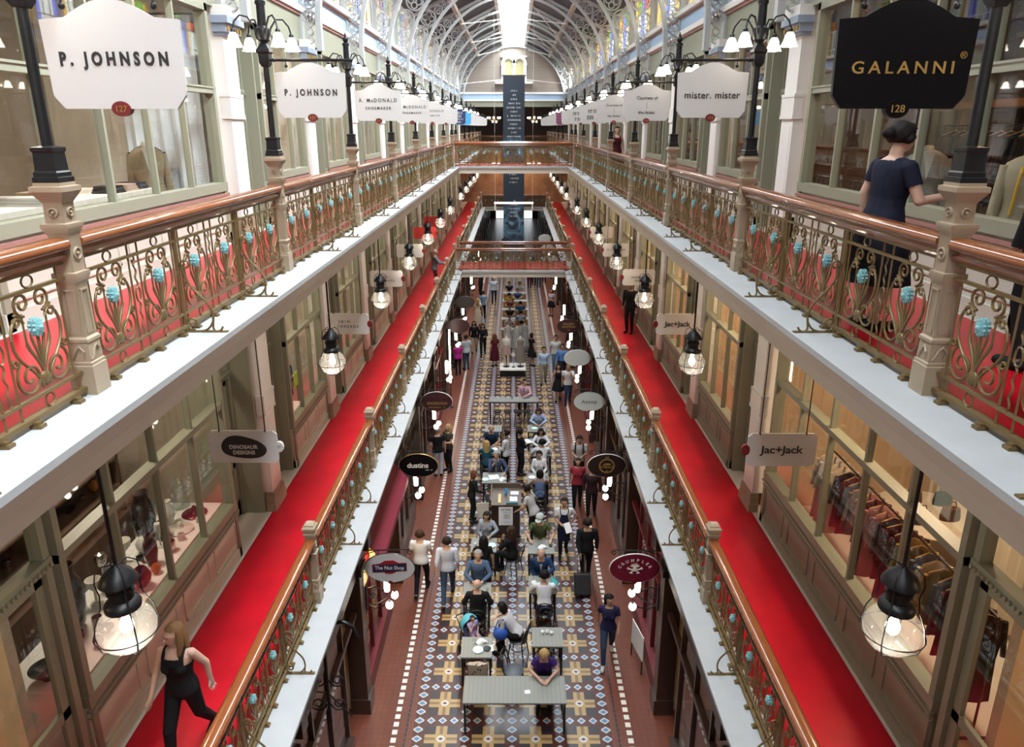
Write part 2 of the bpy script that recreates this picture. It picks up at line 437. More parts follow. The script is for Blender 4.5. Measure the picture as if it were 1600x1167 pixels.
for y in PY:
    if y < YG-1: o = put(me, 'roof_rib', loc=(0, y, 0)); o['kind'] = 'structure'
o = put(me, 'roof_rib', loc=(0, YG-.1, 0)); o['kind'] = 'structure'
for y in (38.0, 46.0, 54.0):                           # wind-bracing rods under the roof
    for s in (-1, 1):
        t_ = MB().tube([(s*2.6, y, 16.2), (s*.8, y+6, 17.2)], .02, 5).tube([(s*4.0, y+2, 14.4), (s*.35, YG-.3, 14.9)] if y == 54 else [(s*.8, y, 17.2), (s*2.6, y+6, 16.2)], .018, 5)
        struct(t_, 'tie_rod', m_white)
# clerestory windows with coloured glass
st = {}
for nm, c in (('yellow', (.95, .80, .25)), ('green', (.60, .85, .45)), ('blue', (.50, .62, 1.0)), ('clear', (.95, .97, .95)), ('rose', (.95, .55, .5))): st[nm, -1] = glass('stained glass '+nm, tuple(q**1.8*.5 for q in c), .03); st[nm, 1] = glass('dimmed stained glass '+nm, tuple(q**1.8*.34 for q in c), .03)  # same glass both sides; right tint darkened to hold back the bright sky
for s in (-1, 1):
    for k in range(len(PY)-1):
        y0, y1 = PY[k]+.22, PY[k+1]-.22
        if y1 > YG: continue
        n += 1; z0, z1 = Z2+4.58, Z2+6.05
        f = MB().box(s*4.50, s*4.62, y0-.22, y0+.08, z0, z1).box(s*4.50, s*4.62, y1-.08, y1+.22, z0, z1)
        W = y1-y0
        for i in range(1, 3): f.box(s*4.51, s*4.60, y0+W*i/3-.06, y0+W*i/3+.06, z0, z1)
        for i in range(12): f.box(s*4.54, s*4.57, y0+W*(i+.5)/12-.012, y0+W*(i+.5)/12+.012, z0, z1)
        f.box(s*4.53, s*4.58, y0, y1, z0+.95, z0+1.02).box(s*4.53, s*4.58, y0, y1, z0+.25, z0+.28)
        o = struct(f, 'window_%d' % n, m_white)
        for i in range(3):
            p = MB(); a, c_ = y0+W*i/3+.06, y0+W*(i+1)/3-.06
            p.box(s*4.555, s*4.56, a, a+.28, z0, z1, 0).box(s*4.555, s*4.56, a+.28, c_-.28, z0, z0+.95, 1).box(s*4.555, s*4.56, a+.28, c_-.28, z0+.95, z1, 2).box(s*4.555, s*4.56, c_-.28, c_, z0, z1, 0)
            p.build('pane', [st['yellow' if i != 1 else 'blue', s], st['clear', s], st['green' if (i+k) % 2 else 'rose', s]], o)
# gable wall and end rooms
m_gable = stripes('gable boards', (.22, .185, .155), (.17, .145, .12), 2, .75, .04)
g = MB()
pts = [(4.7, 13.95)]
g.prism([(-4.7, 13.95), (4.7, 13.95), (4.7, ZE), (1.0, ZK+.1), (1.0, ZK+.3), (-1.0, ZK+.3), (-1.0, ZK+.1), (-4.7, ZE)], YG, YG+.3, 'y', 0)
g.box(-4.7, 4.7, YG-.1, YG+.3, 13.35, 13.95, 1).box(-4.7, 4.7, YG-.16, YG+.3, 13.80, 13.95, 2).box(-4.7, 4.7, YG-.14, YG+.3, 13.28, 13.40, 2).box(-4.7, 4.7, YG-.05, YG+.3, 12.85, 13.28, 3)
struct(g, 'wall_gable', [m_gable, m_blue, m_white, m_sage])
# paired arched window in the gable
n += 1; f = MB(); yy = YG-.16
for x in (-.86, 0, .86): f.box(x-.11, x+.11, yy-.12, yy+.2, 14.72, 16.0); f.box(x-.15, x+.15, yy-.16, yy+.2, 15.92, 16.05)
for x in (-.43, .43):
    for i in range(12):
        a0, a1 = PI*i/12, PI*(i+1)/12
        f.prism([(x+.34*math.cos(a0), 16.05+.34*math.sin(a0)), (x+.34*math.cos(a1), 16.05+.34*math.sin(a1)), (x+.55*math.cos(a1), 16.05+.55*math.sin(a1)), (x+.55*math.cos(a0), 16.05+.55*math.sin(a0))], yy-.14, yy+.2, 'y')
f.box(-1.45, 1.45, yy-.35, yy+.2, 14.55, 14.72).box(-1.0, 1.0, yy-.05, yy+.2, 16.5, 16.62)
o = struct(f, 'window_%d' % n, m_white)
MB().box(-.8, .8, YG-.03, YG-.02, 14.7, 16.4).build('pane', M('olive gable glass', (.42, .40, .20), .2), o)
struct(MB().box(-7.4, 7.4, YE+.0, YE+.2, Z1, Z2-.33, 2).box(-7.4, 7.4, YE, YE+.2, Z2, 13.0, 1).box(-4.7, 4.7, YG, YE, 13.0, 13.2, 1), 'wall_front', [m_shop['tan'], m_shop['dark'], M('amber end wall', (.24, .13, .07), .6, noise=.3, nscale=1.2)])
# street doors at the far end of the ground floor
m_day = M('daylight outside', (.9, .95, 1), .5, emit=1.4, ecol=(.9, .96, 1))
struct(MB().box(-7.4, 7.4, 91.9, 92.1, 0, 4.3), 'wall_far', m_shop['dark'])
for i, x in enumerate((-1.75, 0, 1.75)):
    n_ = i+1; o = struct(MB().box(x-.66, x-.58, 91.7, 91.9, 0, 3.1).box(x+.58, x+.66, 91.7, 91.9, 0, 3.1).box(x-.66, x+.66, 91.7, 91.9, 3.02, 3.12).box(x-.6, x+.6, 91.75, 91.85, 2.2, 2.28), 'door_%d' % (200+n_), m_dark)
    MB().box(x-.58, x+.58, 91.82, 91.84, .05, 3.02).build('pane', m_day, o)
struct(MB().box(-2.75, 2.75, 62.3, 62.4, Z1, Z1+.9), 'trim_1', M('brick red parapet', (.13, .04, .026), .6))
# pilasters
def pil_mesh(h, lvl):
    b = MB()      # local: +x towards the void, y along, origin on the floor at the shopfront plane
    wd = .24
    b.box(0, .17, -wd-.06, wd+.06, 0, .16, 1).box(0, .155, -wd-.045, wd+.045, .16, .30, 1).box(0, .145, -wd-.02, wd+.02, .30, .36, 1)
    b.box(-.25, .12, -wd, wd, .36, h)
    b.box(0, .142, -wd-.022, wd+.022, 1.85, 2.22)
    b.box(0, .15, -wd-.03, wd+.03, 1.85, 1.9).box(0, .15, -wd-.03, wd+.03, 2.17, 2.22)
    b.box(.12, .128, -wd+.07, wd-.07, .5, 1.75)
    zc = h-.42
    b.box(0, .16, -wd-.03, wd+.03, zc, zc+.05, 2).box(0, .20, -wd-.06, wd+.06, zc+.05, zc+.17, 2)
    for i in range(5): b.box(.2, .225, -.24+i*.12-.03, -.24+i*.12+.03, zc+.07, zc+.13, 3)
    b.box(0, .25, -wd-.10, wd+.10, zc+.17, zc+.27, 2).box(0, .22, -wd-.06, wd+.06, zc+.27, zc+.42, 0)
    return b.mesh('pilaster', [m_white, m_post, m_capb, m_gold] if lvl == 2 else [m_white, m_post, m_post, m_post])
m_capb = M('blue grey capital', (.30, .36, .46), .5)
pm2, pm1 = pil_mesh(3.45, 2), pil_mesh(4.2, 1)
for s in (-1, 1):
    for y in PYF:
        for me, z in ((pm2, Z2), (pm1, Z1)):
            if y < YE-1:
                o = put(me, 'pilaster', loc=(s*FX, y, z), rz=0 if s < 0 else PI); o['kind'] = 'structure'
# shopfront windows and doors
m_riser_lit = M('light side sage riser', (.56, .60, .50), .45)  # left riser's sage made lighter in colour, as more light falls on that side
NW = [n]; ND = [0]
def shop_window(s, z, y0, y1, npane, sill, trans, top, fr, riser, panels=True):
    X = lambda x: s*(FX-x)                               # x measured towards the void
    NW[0] += 1; b = MB()
    P = .085
    b.box(X(-.12), X(.05), y0, y0+P, sill, z+top).box(X(-.12), X(.05), y1-P, y1, sill, z+top)
    W = (y1-y0-P)/npane
    for i in range(1, npane): b.box(X(-.06), X(.025), y0+P/2+W*i-.022, y0+P/2+W*i+.022, z+sill, z+top)
    b.box(X(-.10), X(.04), y0, y1, z+trans-.04, z+trans+.05).box(X(-.06), X(.055), y0, y1, z+trans+.03, z+trans+.055)
    b.box(X(-.12), X(.05), y0, y1, z+top-.1, z+top+.02)
    b.v = [(x, y, max(zz, z)) for x, y, zz in b.v]
    b.box(X(-.12), X(.06), y0-.02, y1+.02, z+sill-.10, z+sill+.03)
    o = struct(b, 'window_%d' % NW[0], fr)
    r = MB(); r.box(X(-.12), X(.02), y0-.02, y1+.02, z, z+sill-.1, 0).box(X(-.1), X(.05), y0-.02, y1+.02, z, z+.17, 0)
    r.box(X(0), X(.075), y0-.02, y1+.02, z+sill-.17, z+sill-.13, 1).box(X(0), X(.06), y0-.02, y1+.02, z+sill-.245, z+sill-.225, 1)
    k = max(2, npane)
    for i in range(k):
        a, c = y0+(y1-y0)*i/k+.10, y0+(y1-y0)*(i+1)/k-.10
        r.box(X(0), X(.035), a, c, z+.24, z+.265, 0).box(X(0), X(.035), a, c, z+sill-.32, z+sill-.295, 0).box(X(0), X(.035), a, a+.025, z+.24, z+sill-.3, 0).box(X(0), X(.035), c-.025, c, z+.24, z+sill-.3, 0)
    r.build('stall_riser', riser, o)
    MB().box(X(-.035), X(-.03), y0+P, y1-P, z+sill, z+top-.1).build('pane', m_glass, o)
    return o
def shop_door(s, z, y0, y1, top, trans, fr, rec=.35, solid=False, wide=.085):
    X = lambda x: s*(FX-rec-.0+0-x) if False else s*(FX+rec-x)
    ND[0] += 1; b = MB()
    b.box(X(-.05), X(.08), y0, y0+.09, z, z+top).box(X(-.05), X(.08), y1-.09, y1, z, z+top).box(X(-.05), X(.1), y0, y1, z+trans, z+trans+.11).box(X(-.05), X(.08), y0, y1, z+top-.08, z+top+.02)
    for i in range(int((y1-y0)/.06)): b.box(X(.1), X(.125), y0+i*.06+.01, y0+i*.06+.04, z+trans+.02, z+trans+.06)
    for yy in (y0, y1): b.box(X(-.04), s*(FX+.02), yy-.03, yy+.03, z, z+top)     # reveal
    o = struct(b, 'door_%d' % ND[0], fr)
    lf = MB(); a, c = y0+.1, y1-.1
    lf.box(X(-.02), X(.03), a, a+.11, z+.02, z+trans).box(X(-.02), X(.03), c-.11, c, z+.02, z+trans).box(X(-.02), X(.03), a, c, z+.02, z+.32).box(X(-.02), X(.03), a, c, z+trans-.14, z+trans).box(X(-.02), X(.03), a, c, z+.95, z+1.06)
    if solid: lf.box(X(-.01), X(.012), a, c, z+.3, z+trans-.1)
    l_ = lf.build('door_leaf', fr, o)
    MB().tube([(X(.03), a+.06, z+.95), (X(.08), a+.06, z+.97), (X(.08), a+.06, z+1.2), (X(.03), a+.06, z+1.22)], .012, 6).build('door_handle', m_gold, l_)
    MB().box(X(.0), X(.004), a+.1, c-.1, z+.3, z+trans-.12).build('pane', m_glass, o)
    MB().box(X(.0), X(.004), y0+.09, y1-.09, z+trans+.11, z+top-.08).build('fanlight', m_glass, o)
    return o
for s in (-1, 1):
    for z, sill, tr, top in ((Z2, .90, 2.24, 3.42), (Z1, .95, 2.62, 4.15)):
        ris = [m_sagel, m_rosew] if z == Z2 else ([m_riser_lit, m_sage] if s < 0 else [m_sage, m_sage])
        fr = m_sage
        if s < 0 and z == Z1:
            shop_window(s, z, 5.9, 9.92, 4, sill, tr, top, m_sage, ris); shop_door(s, z, 10.0, 11.25, top, tr, m_sage, .45)
        else:
            shop_window(s, z, 5.9, 11.0, 5, sill, tr, top, fr, ris)
        shop_door(s, z, 4.55, 5.82, top, tr, m_sage, .06)
        shop_window(s, z, 1.0, 4.5, 3, sill, tr, top, fr, ris)
        for k in range(11):
            p0 = 11.55+4.25*k
            if p0+4.3 > YE: break
            shop_door(s, z, p0+.30, p0+1.35, top, tr, m_sage, .30, wide=.05)
            shop_window(s, z, p0+1.42, p0+3.98, 3, sill, tr, top, fr, ris)
    # wall strip above the first-gallery windows, and party walls between the shops
    for k, y in enumerate([-.2]+PYF[2:] if False else [5.3]+[p for p in PYF if p > 11]):
        b = MB()
        for z, zt in ((Z1, Z2-.34), (Z2, Z2+3.75)): b.box(s*(FX+.13), s*7.2, y-.06, y+.06, z, zt, 0 if z == Z1 else 1)
        struct(b, 'partition_wall', [m_shop['tan'] if s > 0 else m_shop['cream'], m_shop['brown'] if s > 0 else m_shop['pale']])
# ground-floor shopfronts: dark timber bays
GX = 3.02
for s in (-1, 1):
    X = lambda x: s*(GX-x)
    for k in range(-2, 19):
        p0 = 11.55+4.25*k; p1 = p0+4.25
        if p1 > 91.9: break
        b = MB()
        b.box(X(-.2), X(.14), p0-.16, p0+.16, 0, 3.75).box(X(-.2), X(.19), p0-.2, p0+.2, 0, .35).box(X(-.2), X(.19), p0-.19, p0+.19, 3.2, 3.35).box(X(-.2), X(.34), p0-.12, p0+.12, 3.75, 4.3)
        o = struct(b, 'column', m_dark)
        ND[0] += 0; NW[0] += 1
        mt = m_maroon if (k in (0, 3, 6)) else m_dark
        f = MB(); a, c = p0+.2, p1-.2
        f.box(X(-.1), X(.1), a, c-1.05, 0, .55).box(X(-.1), X(.13), a, c-1.05, .5, .56)
        for i in range(4): f.box(X(-.04), X(.04), a+(c-1.05-a)*i/3-.03, a+(c-1.05-a)*i/3+.03, .5, 3.2)
        f.box(X(-.05), X(.05), a, c, 2.35, 2.45).box(X(-.1), X(.08), a, c, 3.15, 3.75)
        o = struct(f, 'window_%d' % NW[0], mt)
        MB().box(X(-.01), X(-.005), a, c-1.05, .56, 3.15).build('pane', m_glass, o)
        ND[0] += 1; d = MB()
        d.box(X(-.35), X(-.28), c-1.0, c-.9, 0, 2.35).box(X(-.35), X(-.28), c-.1, c, 0, 2.35).box(X(-.35), X(-.28), c-1., c, 2.2, 2.35).box(X(-.35), X(-.28), c-1., c, 0, .3)
        o = struct(d, 'door_%d' % ND[0], mt); MB().box(X(-.32), X(-.315), c-.9, c-.1, .3, 2.2).build('pane', m_glass, o)
    for k in range(-2, 19): 
        y = 11.55+4.25*k
        if y < 91: struct(MB().box(s*(GX+.2), s*7.2, y-.05, y+.05, 0, Z1-.34), 'partition_wall', m_shop['cream'] if k % 2 else m_shop['tan'])
struct(MB().box(-7.4, 7.4, YE, 92, Z1-.3, Z1-.1).box(-2.62, 2.62, 66, 92, Z1-.3, Z1-.1), 'ceiling', m_shop['dark'])
# ceiling lights of the shops: one panel lamp per shop
def shop_light(s, x, y, z, e, col, r=.5):
    area('shop_ceiling_light', (s*x, y, z), (0, 0, 0), r, r*1.6, e, col)
for s in (-1, 1):
    warm = (1, .66, .36)
    for k in range(12):
        y = 8.4 if k == 0 else 11.55+4.25*(k-.5)
        if k == 0 or y < 64:
            shop_light(s, 5.7, y, Z1+4.15, 105 if s > 0 else 62, (1, .72, .46) if s > 0 else (1, .84, .64))
            shop_light(s, 5.7, y, Z2+3.7, 60 if s < 0 else 26, (1, .85, .68) if s < 0 else warm)
    for k in range(-1, 12):
        y = 11.55+4.25*(k+.5); shop_light(s, 4.6, y, Z1-.4, 38 if (k % 3 == 0 and s < 0) else 14, (1, .66, .34))
    shop_light(s, 5.8, 3.0, Z1+4.15, 60, warm); shop_light(s, 5.8, 3.0, Z2+3.7, 30, warm)
area('hall_ceiling_light', (0, 64.3, Z2-.4), (0, 0, 0), 3, 1.5, 160, (1, .72, .42))
# ---------------------------------------------------------------- balustrades, newel posts, lamps, signs
BX = 2.86                                # rail line
POY = [4.52+4.25*k for k in range(-1, 7)]+[33.9]
POY2 = [36.0+.2+4.3*k for k in range(0, 6)]+[61.9]
def spiral(c, r0, r1, a0, turns, n=14, sx=1):
    out = []
    for i in range(n+1):
        t = i/n; a = a0+turns*2*PI*t; r = r0+(r1-r0)*t
        out.append((0, c[0]+sx*r*math.cos(a), c[1]+r*math.sin(a)))
    return out
def bez(p, n=8):
    p = [Vector((0, *q)) for q in p]; out = []
    for i in range(n+1):
        t = i/n
        if len(p) == 4: out.append((1-t)**3*p[0]+3*(1-t)**2*t*p[1]+3*(1-t)*t*t*p[2]+t**3*p[3])
        else: out.append((1-t)**2*p[0]+2*(1-t)*t*p[1]+t*t*p[2])
    return [tuple(q) for q in out]
def scroll_mesh(n=6, seg=1.0):           # one flower panel, about .54 wide, in the yz plane
    b = MB(); r = .0095
    N = lambda k: max(4, int(k*seg))
    for s in (-1, 1):
        b.tube(spiral((s*.128, .295), .122, .020, (PI/3 if s > 0 else 2*PI/3), (1.55 if s < 0 else -1.55), N(24)), r, n)
        b.tube(spiral((s*.235, .415), .03, .012, (PI if s > 0 else 0), (1.1 if s < 0 else -1.1)*-1, N(8)), r*.9, n)
        b.tube([(0, s*.105, .50), (0, s*.105, .68)], r*.8, 4)
        b.tube(bez([(s*.03, .20), (s*.06, .36), (s*.235, .38), (s*.225, .55)], N(8)), r, n)
        b.tube(bez([(s*.225, .55), (s*.215, .66), (s*.12, .70), (s*.10, .62)], N(7)), r, n)
        b.tube(spiral((s*.085, .735), .075, .018, -PI/2, (1.4 if s > 0 else -1.4), N(16)), r, n)
        b.tube(spiral((s*.165, .645), .042, .012, PI/2, (1.2 if s > 0 else -1.2), N(10)), r*.9, n)
        b.tube(bez([(0, .27), (s*.02, .40), (s*.11, .44), (s*.105, .52)], N(6)), [r*.8]+[r*1.15]*(N(6)-1)+[r*.4], n)
        b.tube(bez([(0, .30), (s*.01, .42), (s*.055, .47), (s*.06, .55)], N(6)), [r*.7]+[r*.9]*(N(6)-1)+[r*.4], n)
    b.tube([(0, 0, .20), (0, 0, .55)], r, n)
    b.ball((0, 0, .255), (.018, .05, .045), 8, 5)
    return b
def rosette_mesh():
    b = MB()
    for s in (1, -1):
        pts = []
        for i in range(24):
            a = 2*PI*i/24; r = .053 if i % 2 else .040
            pts.append((r*math.cos(a)*.85, .575+r*math.sin(a)*1.12))
        b.prism(pts, s*.004, s*.024, 'x'); b.prism([(p[0]*.55, .575+(p[1]-.575)*.55) for p in pts], s*.02, s*.034, 'x'); b.ball((s*.036, 0, .575), (.01, .014, .014), 8, 4)
    return b.mesh('rosette', m_rose)
me_ros = rosette_mesh()
me_scr = scroll_mesh(6, 1.0).mesh('scroll_panel', m_iron, 50)
me_scr_far = scroll_mesh(4, .6).mesh('scroll_panel', m_iron, 50)
RM = {}
def rail_meshes(Ln, nsec):
    key = (round(Ln, 2), nsec)
    if key in RM: return RM[key]
    h = Ln/2
    hr = MB(); pr = [(-.066, .990), (-.078, 1.010), (-.076, 1.032), (-.058, 1.052), (-.025, 1.062), (.025, 1.062), (.058, 1.052), (.076, 1.032), (.078, 1.010), (.066, .990), (.03, .98), (-.03, .98)]
    hr.prism(pr, -h-.019, h+.019, 'y')
    lo = MB().prism([(-.038, .922), (-.044, .938), (-.036, .955), (.036, .955), (.044, .938), (.038, .922), (.02, .912), (-.02, .912)], -h-.021, h+.021, 'y').box(-.022, .022, -h, h, .95, .985)
    f = MB()
    f.box(-.02, .02, -h, h, .895, .915).box(-.013, .013, -h, h, .795, .815).box(-.013, .013, -h, h, .155, .175).box(-.026, .026, -h, h, .035, .065)
    npan = nsec*2; wp = Ln/npan
    for i in range(npan):
        c = -h+wp*(i+.5)
        for d in (-.262, .262): f.tube([(0, c+d*wp/.66, .05), (0, c+d*wp/.66, .90)], .0085, 4)
        f.tube([(0, c+.05*math.cos(a), .855+.038*math.sin(a)) for a in [2*PI*k/12 for k in range(12)]], .008, 4, closed=True)
        f.tube([(0, c+.04*math.cos(a), .108+.042*math.sin(a)) for a in [2*PI*k/12 for k in range(12)]], .008, 4, closed=True)
        if i < npan-1:
            e = c+wp/2
            for lo_, hi_ in ((.175, .44), (.56, .795)):
                f.tube([(0, e+.011*math.sin(5*PI*(t/14)), lo_+(hi_-lo_)*t/14) for t in range(15)], .008, 4)
            f.tube([(0, e+.032*math.cos(a), .50+.058*math.sin(a)) for a in [2*PI*k/12 for k in range(12)]], .008, 4, closed=True)
        for d in (-.2, .2): f.box(-.0, .07, c+d-.028, c+d+.028, -.0, .022).box(.02, .05, c+d-.02, c+d+.02, .0, .04)
    stn = MB().tube([(0, 0, 0), (0, 0, .93)], .022, 8).lathe([(.036, 0), (.036, .05), (.022, .07)], 8)
    br = MB()          # scrolled stay on the ledge, in the xz plane at y = 0
    T = Matrix(((0, 1, 0, 0), (0, 0, 0, 0), (0, 0, 1, 0), (0, 0, 0, 1)))
    sw = lambda P: [(p[1], 0, p[2]) for p in P]
    br.tube(sw(bez([(.02, .62), (.03, .30), (.30, .34), (.235, .06)], 10)), .011, 5)
    br.tube(sw(bez([(.235, .06), (.22, .0), (.30, -.02), (.32, .05)], 6)), .010, 5)
    br.tube(sw(spiral((.055, .08), .065, .016, -PI/2+.3, -1.3, 14)), .010, 5)
    br.tube(sw(bez([(.0, .02), (.12, .0), (.19, -.01), (.235, .09)], 6)), .010, 5)
    br.tube(sw(spiral((.06, .60), .045, .012, PI, -1.2, 10)), .010, 5)
    br.box(0, .36, -.02, .02, 0, .012)
    RM[key] = (hr.mesh('handrail', m_rail, 40), lo.mesh('under_rail', m_rail, 40), f.mesh('iron_frame', m_iron), stn.mesh('stanchion', m_iron, 50), br.mesh('ledge_stay', m_iron, 50), wp, npan, nsec, Ln)
    return RM[key]
def balustrade(cx, cy, z, rz, Ln, nsec, label, group, stays=True, far=False):
    hr, lo, f, stn, br, wp, npan, ns, _ = rail_meshes(Ln, nsec)
    t = thing('balustrade', label, 'railing', (cx, cy, z), rz, group)
    put(hr, 'handrail', t); put(lo, 'under_rail', t); put(f, 'iron_frame', t)
    for i in range(1, ns):
        put(stn, 'stanchion', t, (0, -Ln/2+Ln*i/ns, 0))
    for i in range(npan):
        c = -Ln/2+wp*(i+.5)
        p = put(me_scr_far if far else me_scr, 'scroll_panel', t, (0, c, 0)); put(me_ros, 'rosette', p)
    if stays:
        for i in range(1, ns): put(br, 'ledge_stay', t, (.01, -Ln/2+Ln*i/ns, 0))
    return t
def newel_mesh(top):
    b = MB()
    Wd = .56
    b.sq([(h*Wd, z) for h, z in [(.15, 0), (.15, .20), (.142, .205), (.142, .225), (.128, .23), (.122, .36), (.135, .365), (.135, .385), (.112, .40), (.106, .74), (.118, .76), (.142, .80), (.142, .83), (.112, .835), (.112, 1.06), (.122, 1.08), (.155, 1.12), (.155, 1.145)] +
         ([(.112, 1.15), (.108, 1.27), (.12, 1.285), (.185, 1.345), (.185, 1.375), (.15, 1.38), (.15, 1.40)] if top else [(.125, 1.15), (.125, 1.19), (.165, 1.20), (.165, 1.235), (.12, 1.26), (.12, 1.275), (.07, 1.30)])])
    for a in range(4):
        T = Matrix.Rotation(a*PI/2, 4, 'Z')
        for z0, z1, hw, d in ((.42, .72, .042, .0605),):
            b.box(d-.004, d+.008, -hw, -hw+.012, z0, z1, 0, T).box(d-.004, d+.008, hw-.012, hw, z0, z1, 0, T).box(d-.004, d+.006, -hw, hw, z0, z0+.012, 0, T).box(d-.004, d+.006, -hw, hw, z1-.012, z1, 0, T)
        TT = T @ Matrix.Rotation(PI/2, 4, 'Y')
        for z, r in (((.95, .042),) if a % 2 == 0 else ())+(((1.215, .032),) if top else ()):
            b.lathe([(r, .058), (r, .072), (r*.8, .075), (r*.72, .062), (r*.3, .062), (r*.25, .078), (.004, .082)], 14, (-z, 0, 0), 0, TT)
        b.tube([tuple(T @ Vector(p)) for p in [(.070, .03, .25), (.080, .04, .30), (.076, .01, .335), (.072, -.015, .31), (.078, -.035, .27), (.072, -.05, .245)]], .008, 5)
    return b.mesh('newel_post', m_post, 30)
me_new2, me_new1 = newel_mesh(True), newel_mesh(False)
LV = {Z1: 'lower gallery', Z2: 'upper gallery'}
for s in (-1, 1):
    rz = 0 if s < 0 else PI
    for z in (Z1, Z2):
        for k, y in enumerate(POY):
            o = put(me_new2 if z == Z2 else me_new1, 'newel_post', None, (s*BX, y, z), rz)
            if k == 0: tag(o, 'taupe newel post ending the %s side %s railing beside the viewpoint' % (SIDE[s], LV[z]), 'post', 'newel posts of the galleries')
            else: tag(o, '%s taupe newel post from the viewer on the %s %s%s' % (ORD[k-1], SIDE[s], LV[z], ', under a lamp' if z == Z2 else ''), 'post', 'newel posts of the galleries')
            if k < len(POY)-1:
                a, c = y+.088, POY[k+1]-.088
                lab = '%s wrought iron railing bay from the viewer along the %s %s' % (ORD[k], SIDE[s], LV[z])
                balustrade(s*BX, (a+c)/2, z, rz, c-a, 3, lab, 'gallery railings', far=(k > 2))
        for k, y in enumerate(POY2):
            o = put(me_new1, 'newel_post', None, (s*BX, y, z), rz)
            tag(o, '%s taupe newel post beyond the bridge on the %s %s' % (ORD[k], SIDE[s], LV[z]), 'post', 'newel posts of the galleries')
            if k < len(POY2)-1:
                a, c = y+.088, POY2[k+1]-.088
                balustrade(s*BX, (a+c)/2, z, rz, c-a, 3, '%s iron railing bay beyond the bridge along the %s %s' % (ORD[k], SIDE[s], LV[z]), 'gallery railings', far=True, stays=False)
for z in (Z1, Z2):
    for y, nm in ((BY0+.32, 'near'), (BY1-.1, 'far'), (62.1, 'end')):
        balustrade(0, y, z, -PI/2, 5.5, 5, 'iron railing with wooden handrail across the void, %s edge of %s' % ({'near': 'near', 'far': 'far', 'end': 'near'}[nm], ('the upper bridge' if z == Z2 else 'the lower bridge') if nm != 'end' else ('the upper end landing' if z == Z2 else 'the lower end landing')), 'bridge railings', stays=False, far=True)
# ---- lamp posts with swan-neck arms; the bracket carries the hanging sign
def lamp_parts():
    pole = MB().tube([(0, 0, .22), (0, 0, 1.02)], .033, 10)
    base = MB().sq([(.082, 0), (.082, .03), (.074, .035), (.074, .06), (.066, .07), (.062, .18), (.069, .19), (.069, .21), (.03, .22)])
    head = MB().sq([(.035, 1.0), (.056, 1.04), (.06, 1.14), (.078, 1.16), (.078, 1.185), (.055, 1.21), (.03, 1.26)])
    head.lathe([(.03, 1.25), (.075, 1.29), (.092, 1.35), (.08, 1.41), (.05, 1.44), (.048, 1.66), (.06, 1.67), (.06, 1.70), (.03, 1.72)], 12)
    fin = MB().ball((0, 0, 1.765), .05, 10, 6).lathe([(.02, 1.71), (.02, 1.83), (.004, 1.88)], 8)
    arms = []
    for i in range(4):
        a = PI/4+i*PI/2; ca, sa = math.cos(a), math.sin(a)
        P = [(0.07, 1.30), (.10, 1.42), (.17, 1.52), (.26, 1.53), (.33, 1.46), (.355, 1.38)]
        ar = MB().tube([(x*ca, x*sa, z) for x, z in P], .010, 6)
        ar.lathe([(.012, 1.39), (.028, 1.37), (.03, 1.33)], 8, (.355*ca, .355*sa, 0))
        sh = MB(); rr = []
        for r, z in ((.026, 1.345), (.05, 1.31), (.062, 1.26), (.085, 1.20), (.088, 1.195), (.06, 1.215), (.02, 1.25)):
            rr.append([(.355*ca+r*(1+(.10*math.cos(6*t) if r > .07 else 0))*math.cos(t), .355*sa+r*(1+(.10*math.cos(6*t) if r > .07 else 0))*math.sin(t), z) for t in [2*PI*q/18 for q in range(18)]])
        sh.loft(rr)
        arms.append((ar.mesh('lamp_arm', m_black, 50), sh.mesh('lamp_shade', m_bulbf, 60)))
    br = MB().tube([(.05, 0, 1.075), (.98, 0, 1.075)], .016, 8).ball((.99, 0, 1.075), .024, 8, 5).ball((.10, 0, 1.075), .022, 8, 5)
    return pole.mesh('lamp_pole', m_black, 50), base.mesh('lamp_base', m_black), head.mesh('lamp_head', m_black, 30), fin.mesh('finial', m_black, 50), br.mesh('sign_bracket', m_black, 50), arms
LP = lamp_parts()
def lamp_post(s, y, label):
    t = thing('lamp_post', label, 'lamp', (s*BX, y, Z2+1.40), 0 if s < 0 else PI, 'lamp posts on the upper gallery')
    put(LP[0], 'lamp_pole', t); put(LP[1], 'lamp_base', t); put(LP[2], 'lamp_head', t); put(LP[3], 'finial', t); put(LP[4], 'sign_bracket', t)
    for a, b in LP[5]: o = put(a, 'lamp_arm', t); put(b, 'lamp_shade', o)
    return t
def board_poly(w=.80, h=.50, ch=.06, arch=.10):
    h2 = w/2; P = [(-h2+.035, -h), (-h2+ch*.2, -h+ch), (-h2, -h+ch*1.3), (-h2-.012, 0), (-h2+.03, .004)]
    P[0] = (-h2+ch, -h)
    for i in range(0, 13):
        x = -h2*.66+h2*1.32*i/12; P.append((x, .012+arch*math.cos(x/(h2*.66)*PI/2)))
    P += [(h2-.03, .004), (h2+.012, 0), (h2, -h+ch*1.3), (h2-ch*.2, -h+ch), (h2-ch, -h)]
    return P
def ell(rx, rz, n=28, c=(0, 0)): return [(c[0]+rx*math.cos(2*PI*i/n), c[1]+rz*math.sin(2*PI*i/n)) for i in range(n)]
def hooks(t, xs, z0, z1, r=.006, mat=None):
    for x in xs:
        m = MB().tube([(x, 0, z0), (x, 0, z1)], r, 6).ball((x, 0, z0), (.02, .018, .022), 8, 5)
        m.build('hook', mat or m_black, t, smooth=50)
me_bw = MB().prism(board_poly(), -.014, .014, 'y').mesh('sign_board', m_signw); me_bk = MB().prism(board_poly(), -.014, .014, 'y').mesh('sign_board', m_signb)
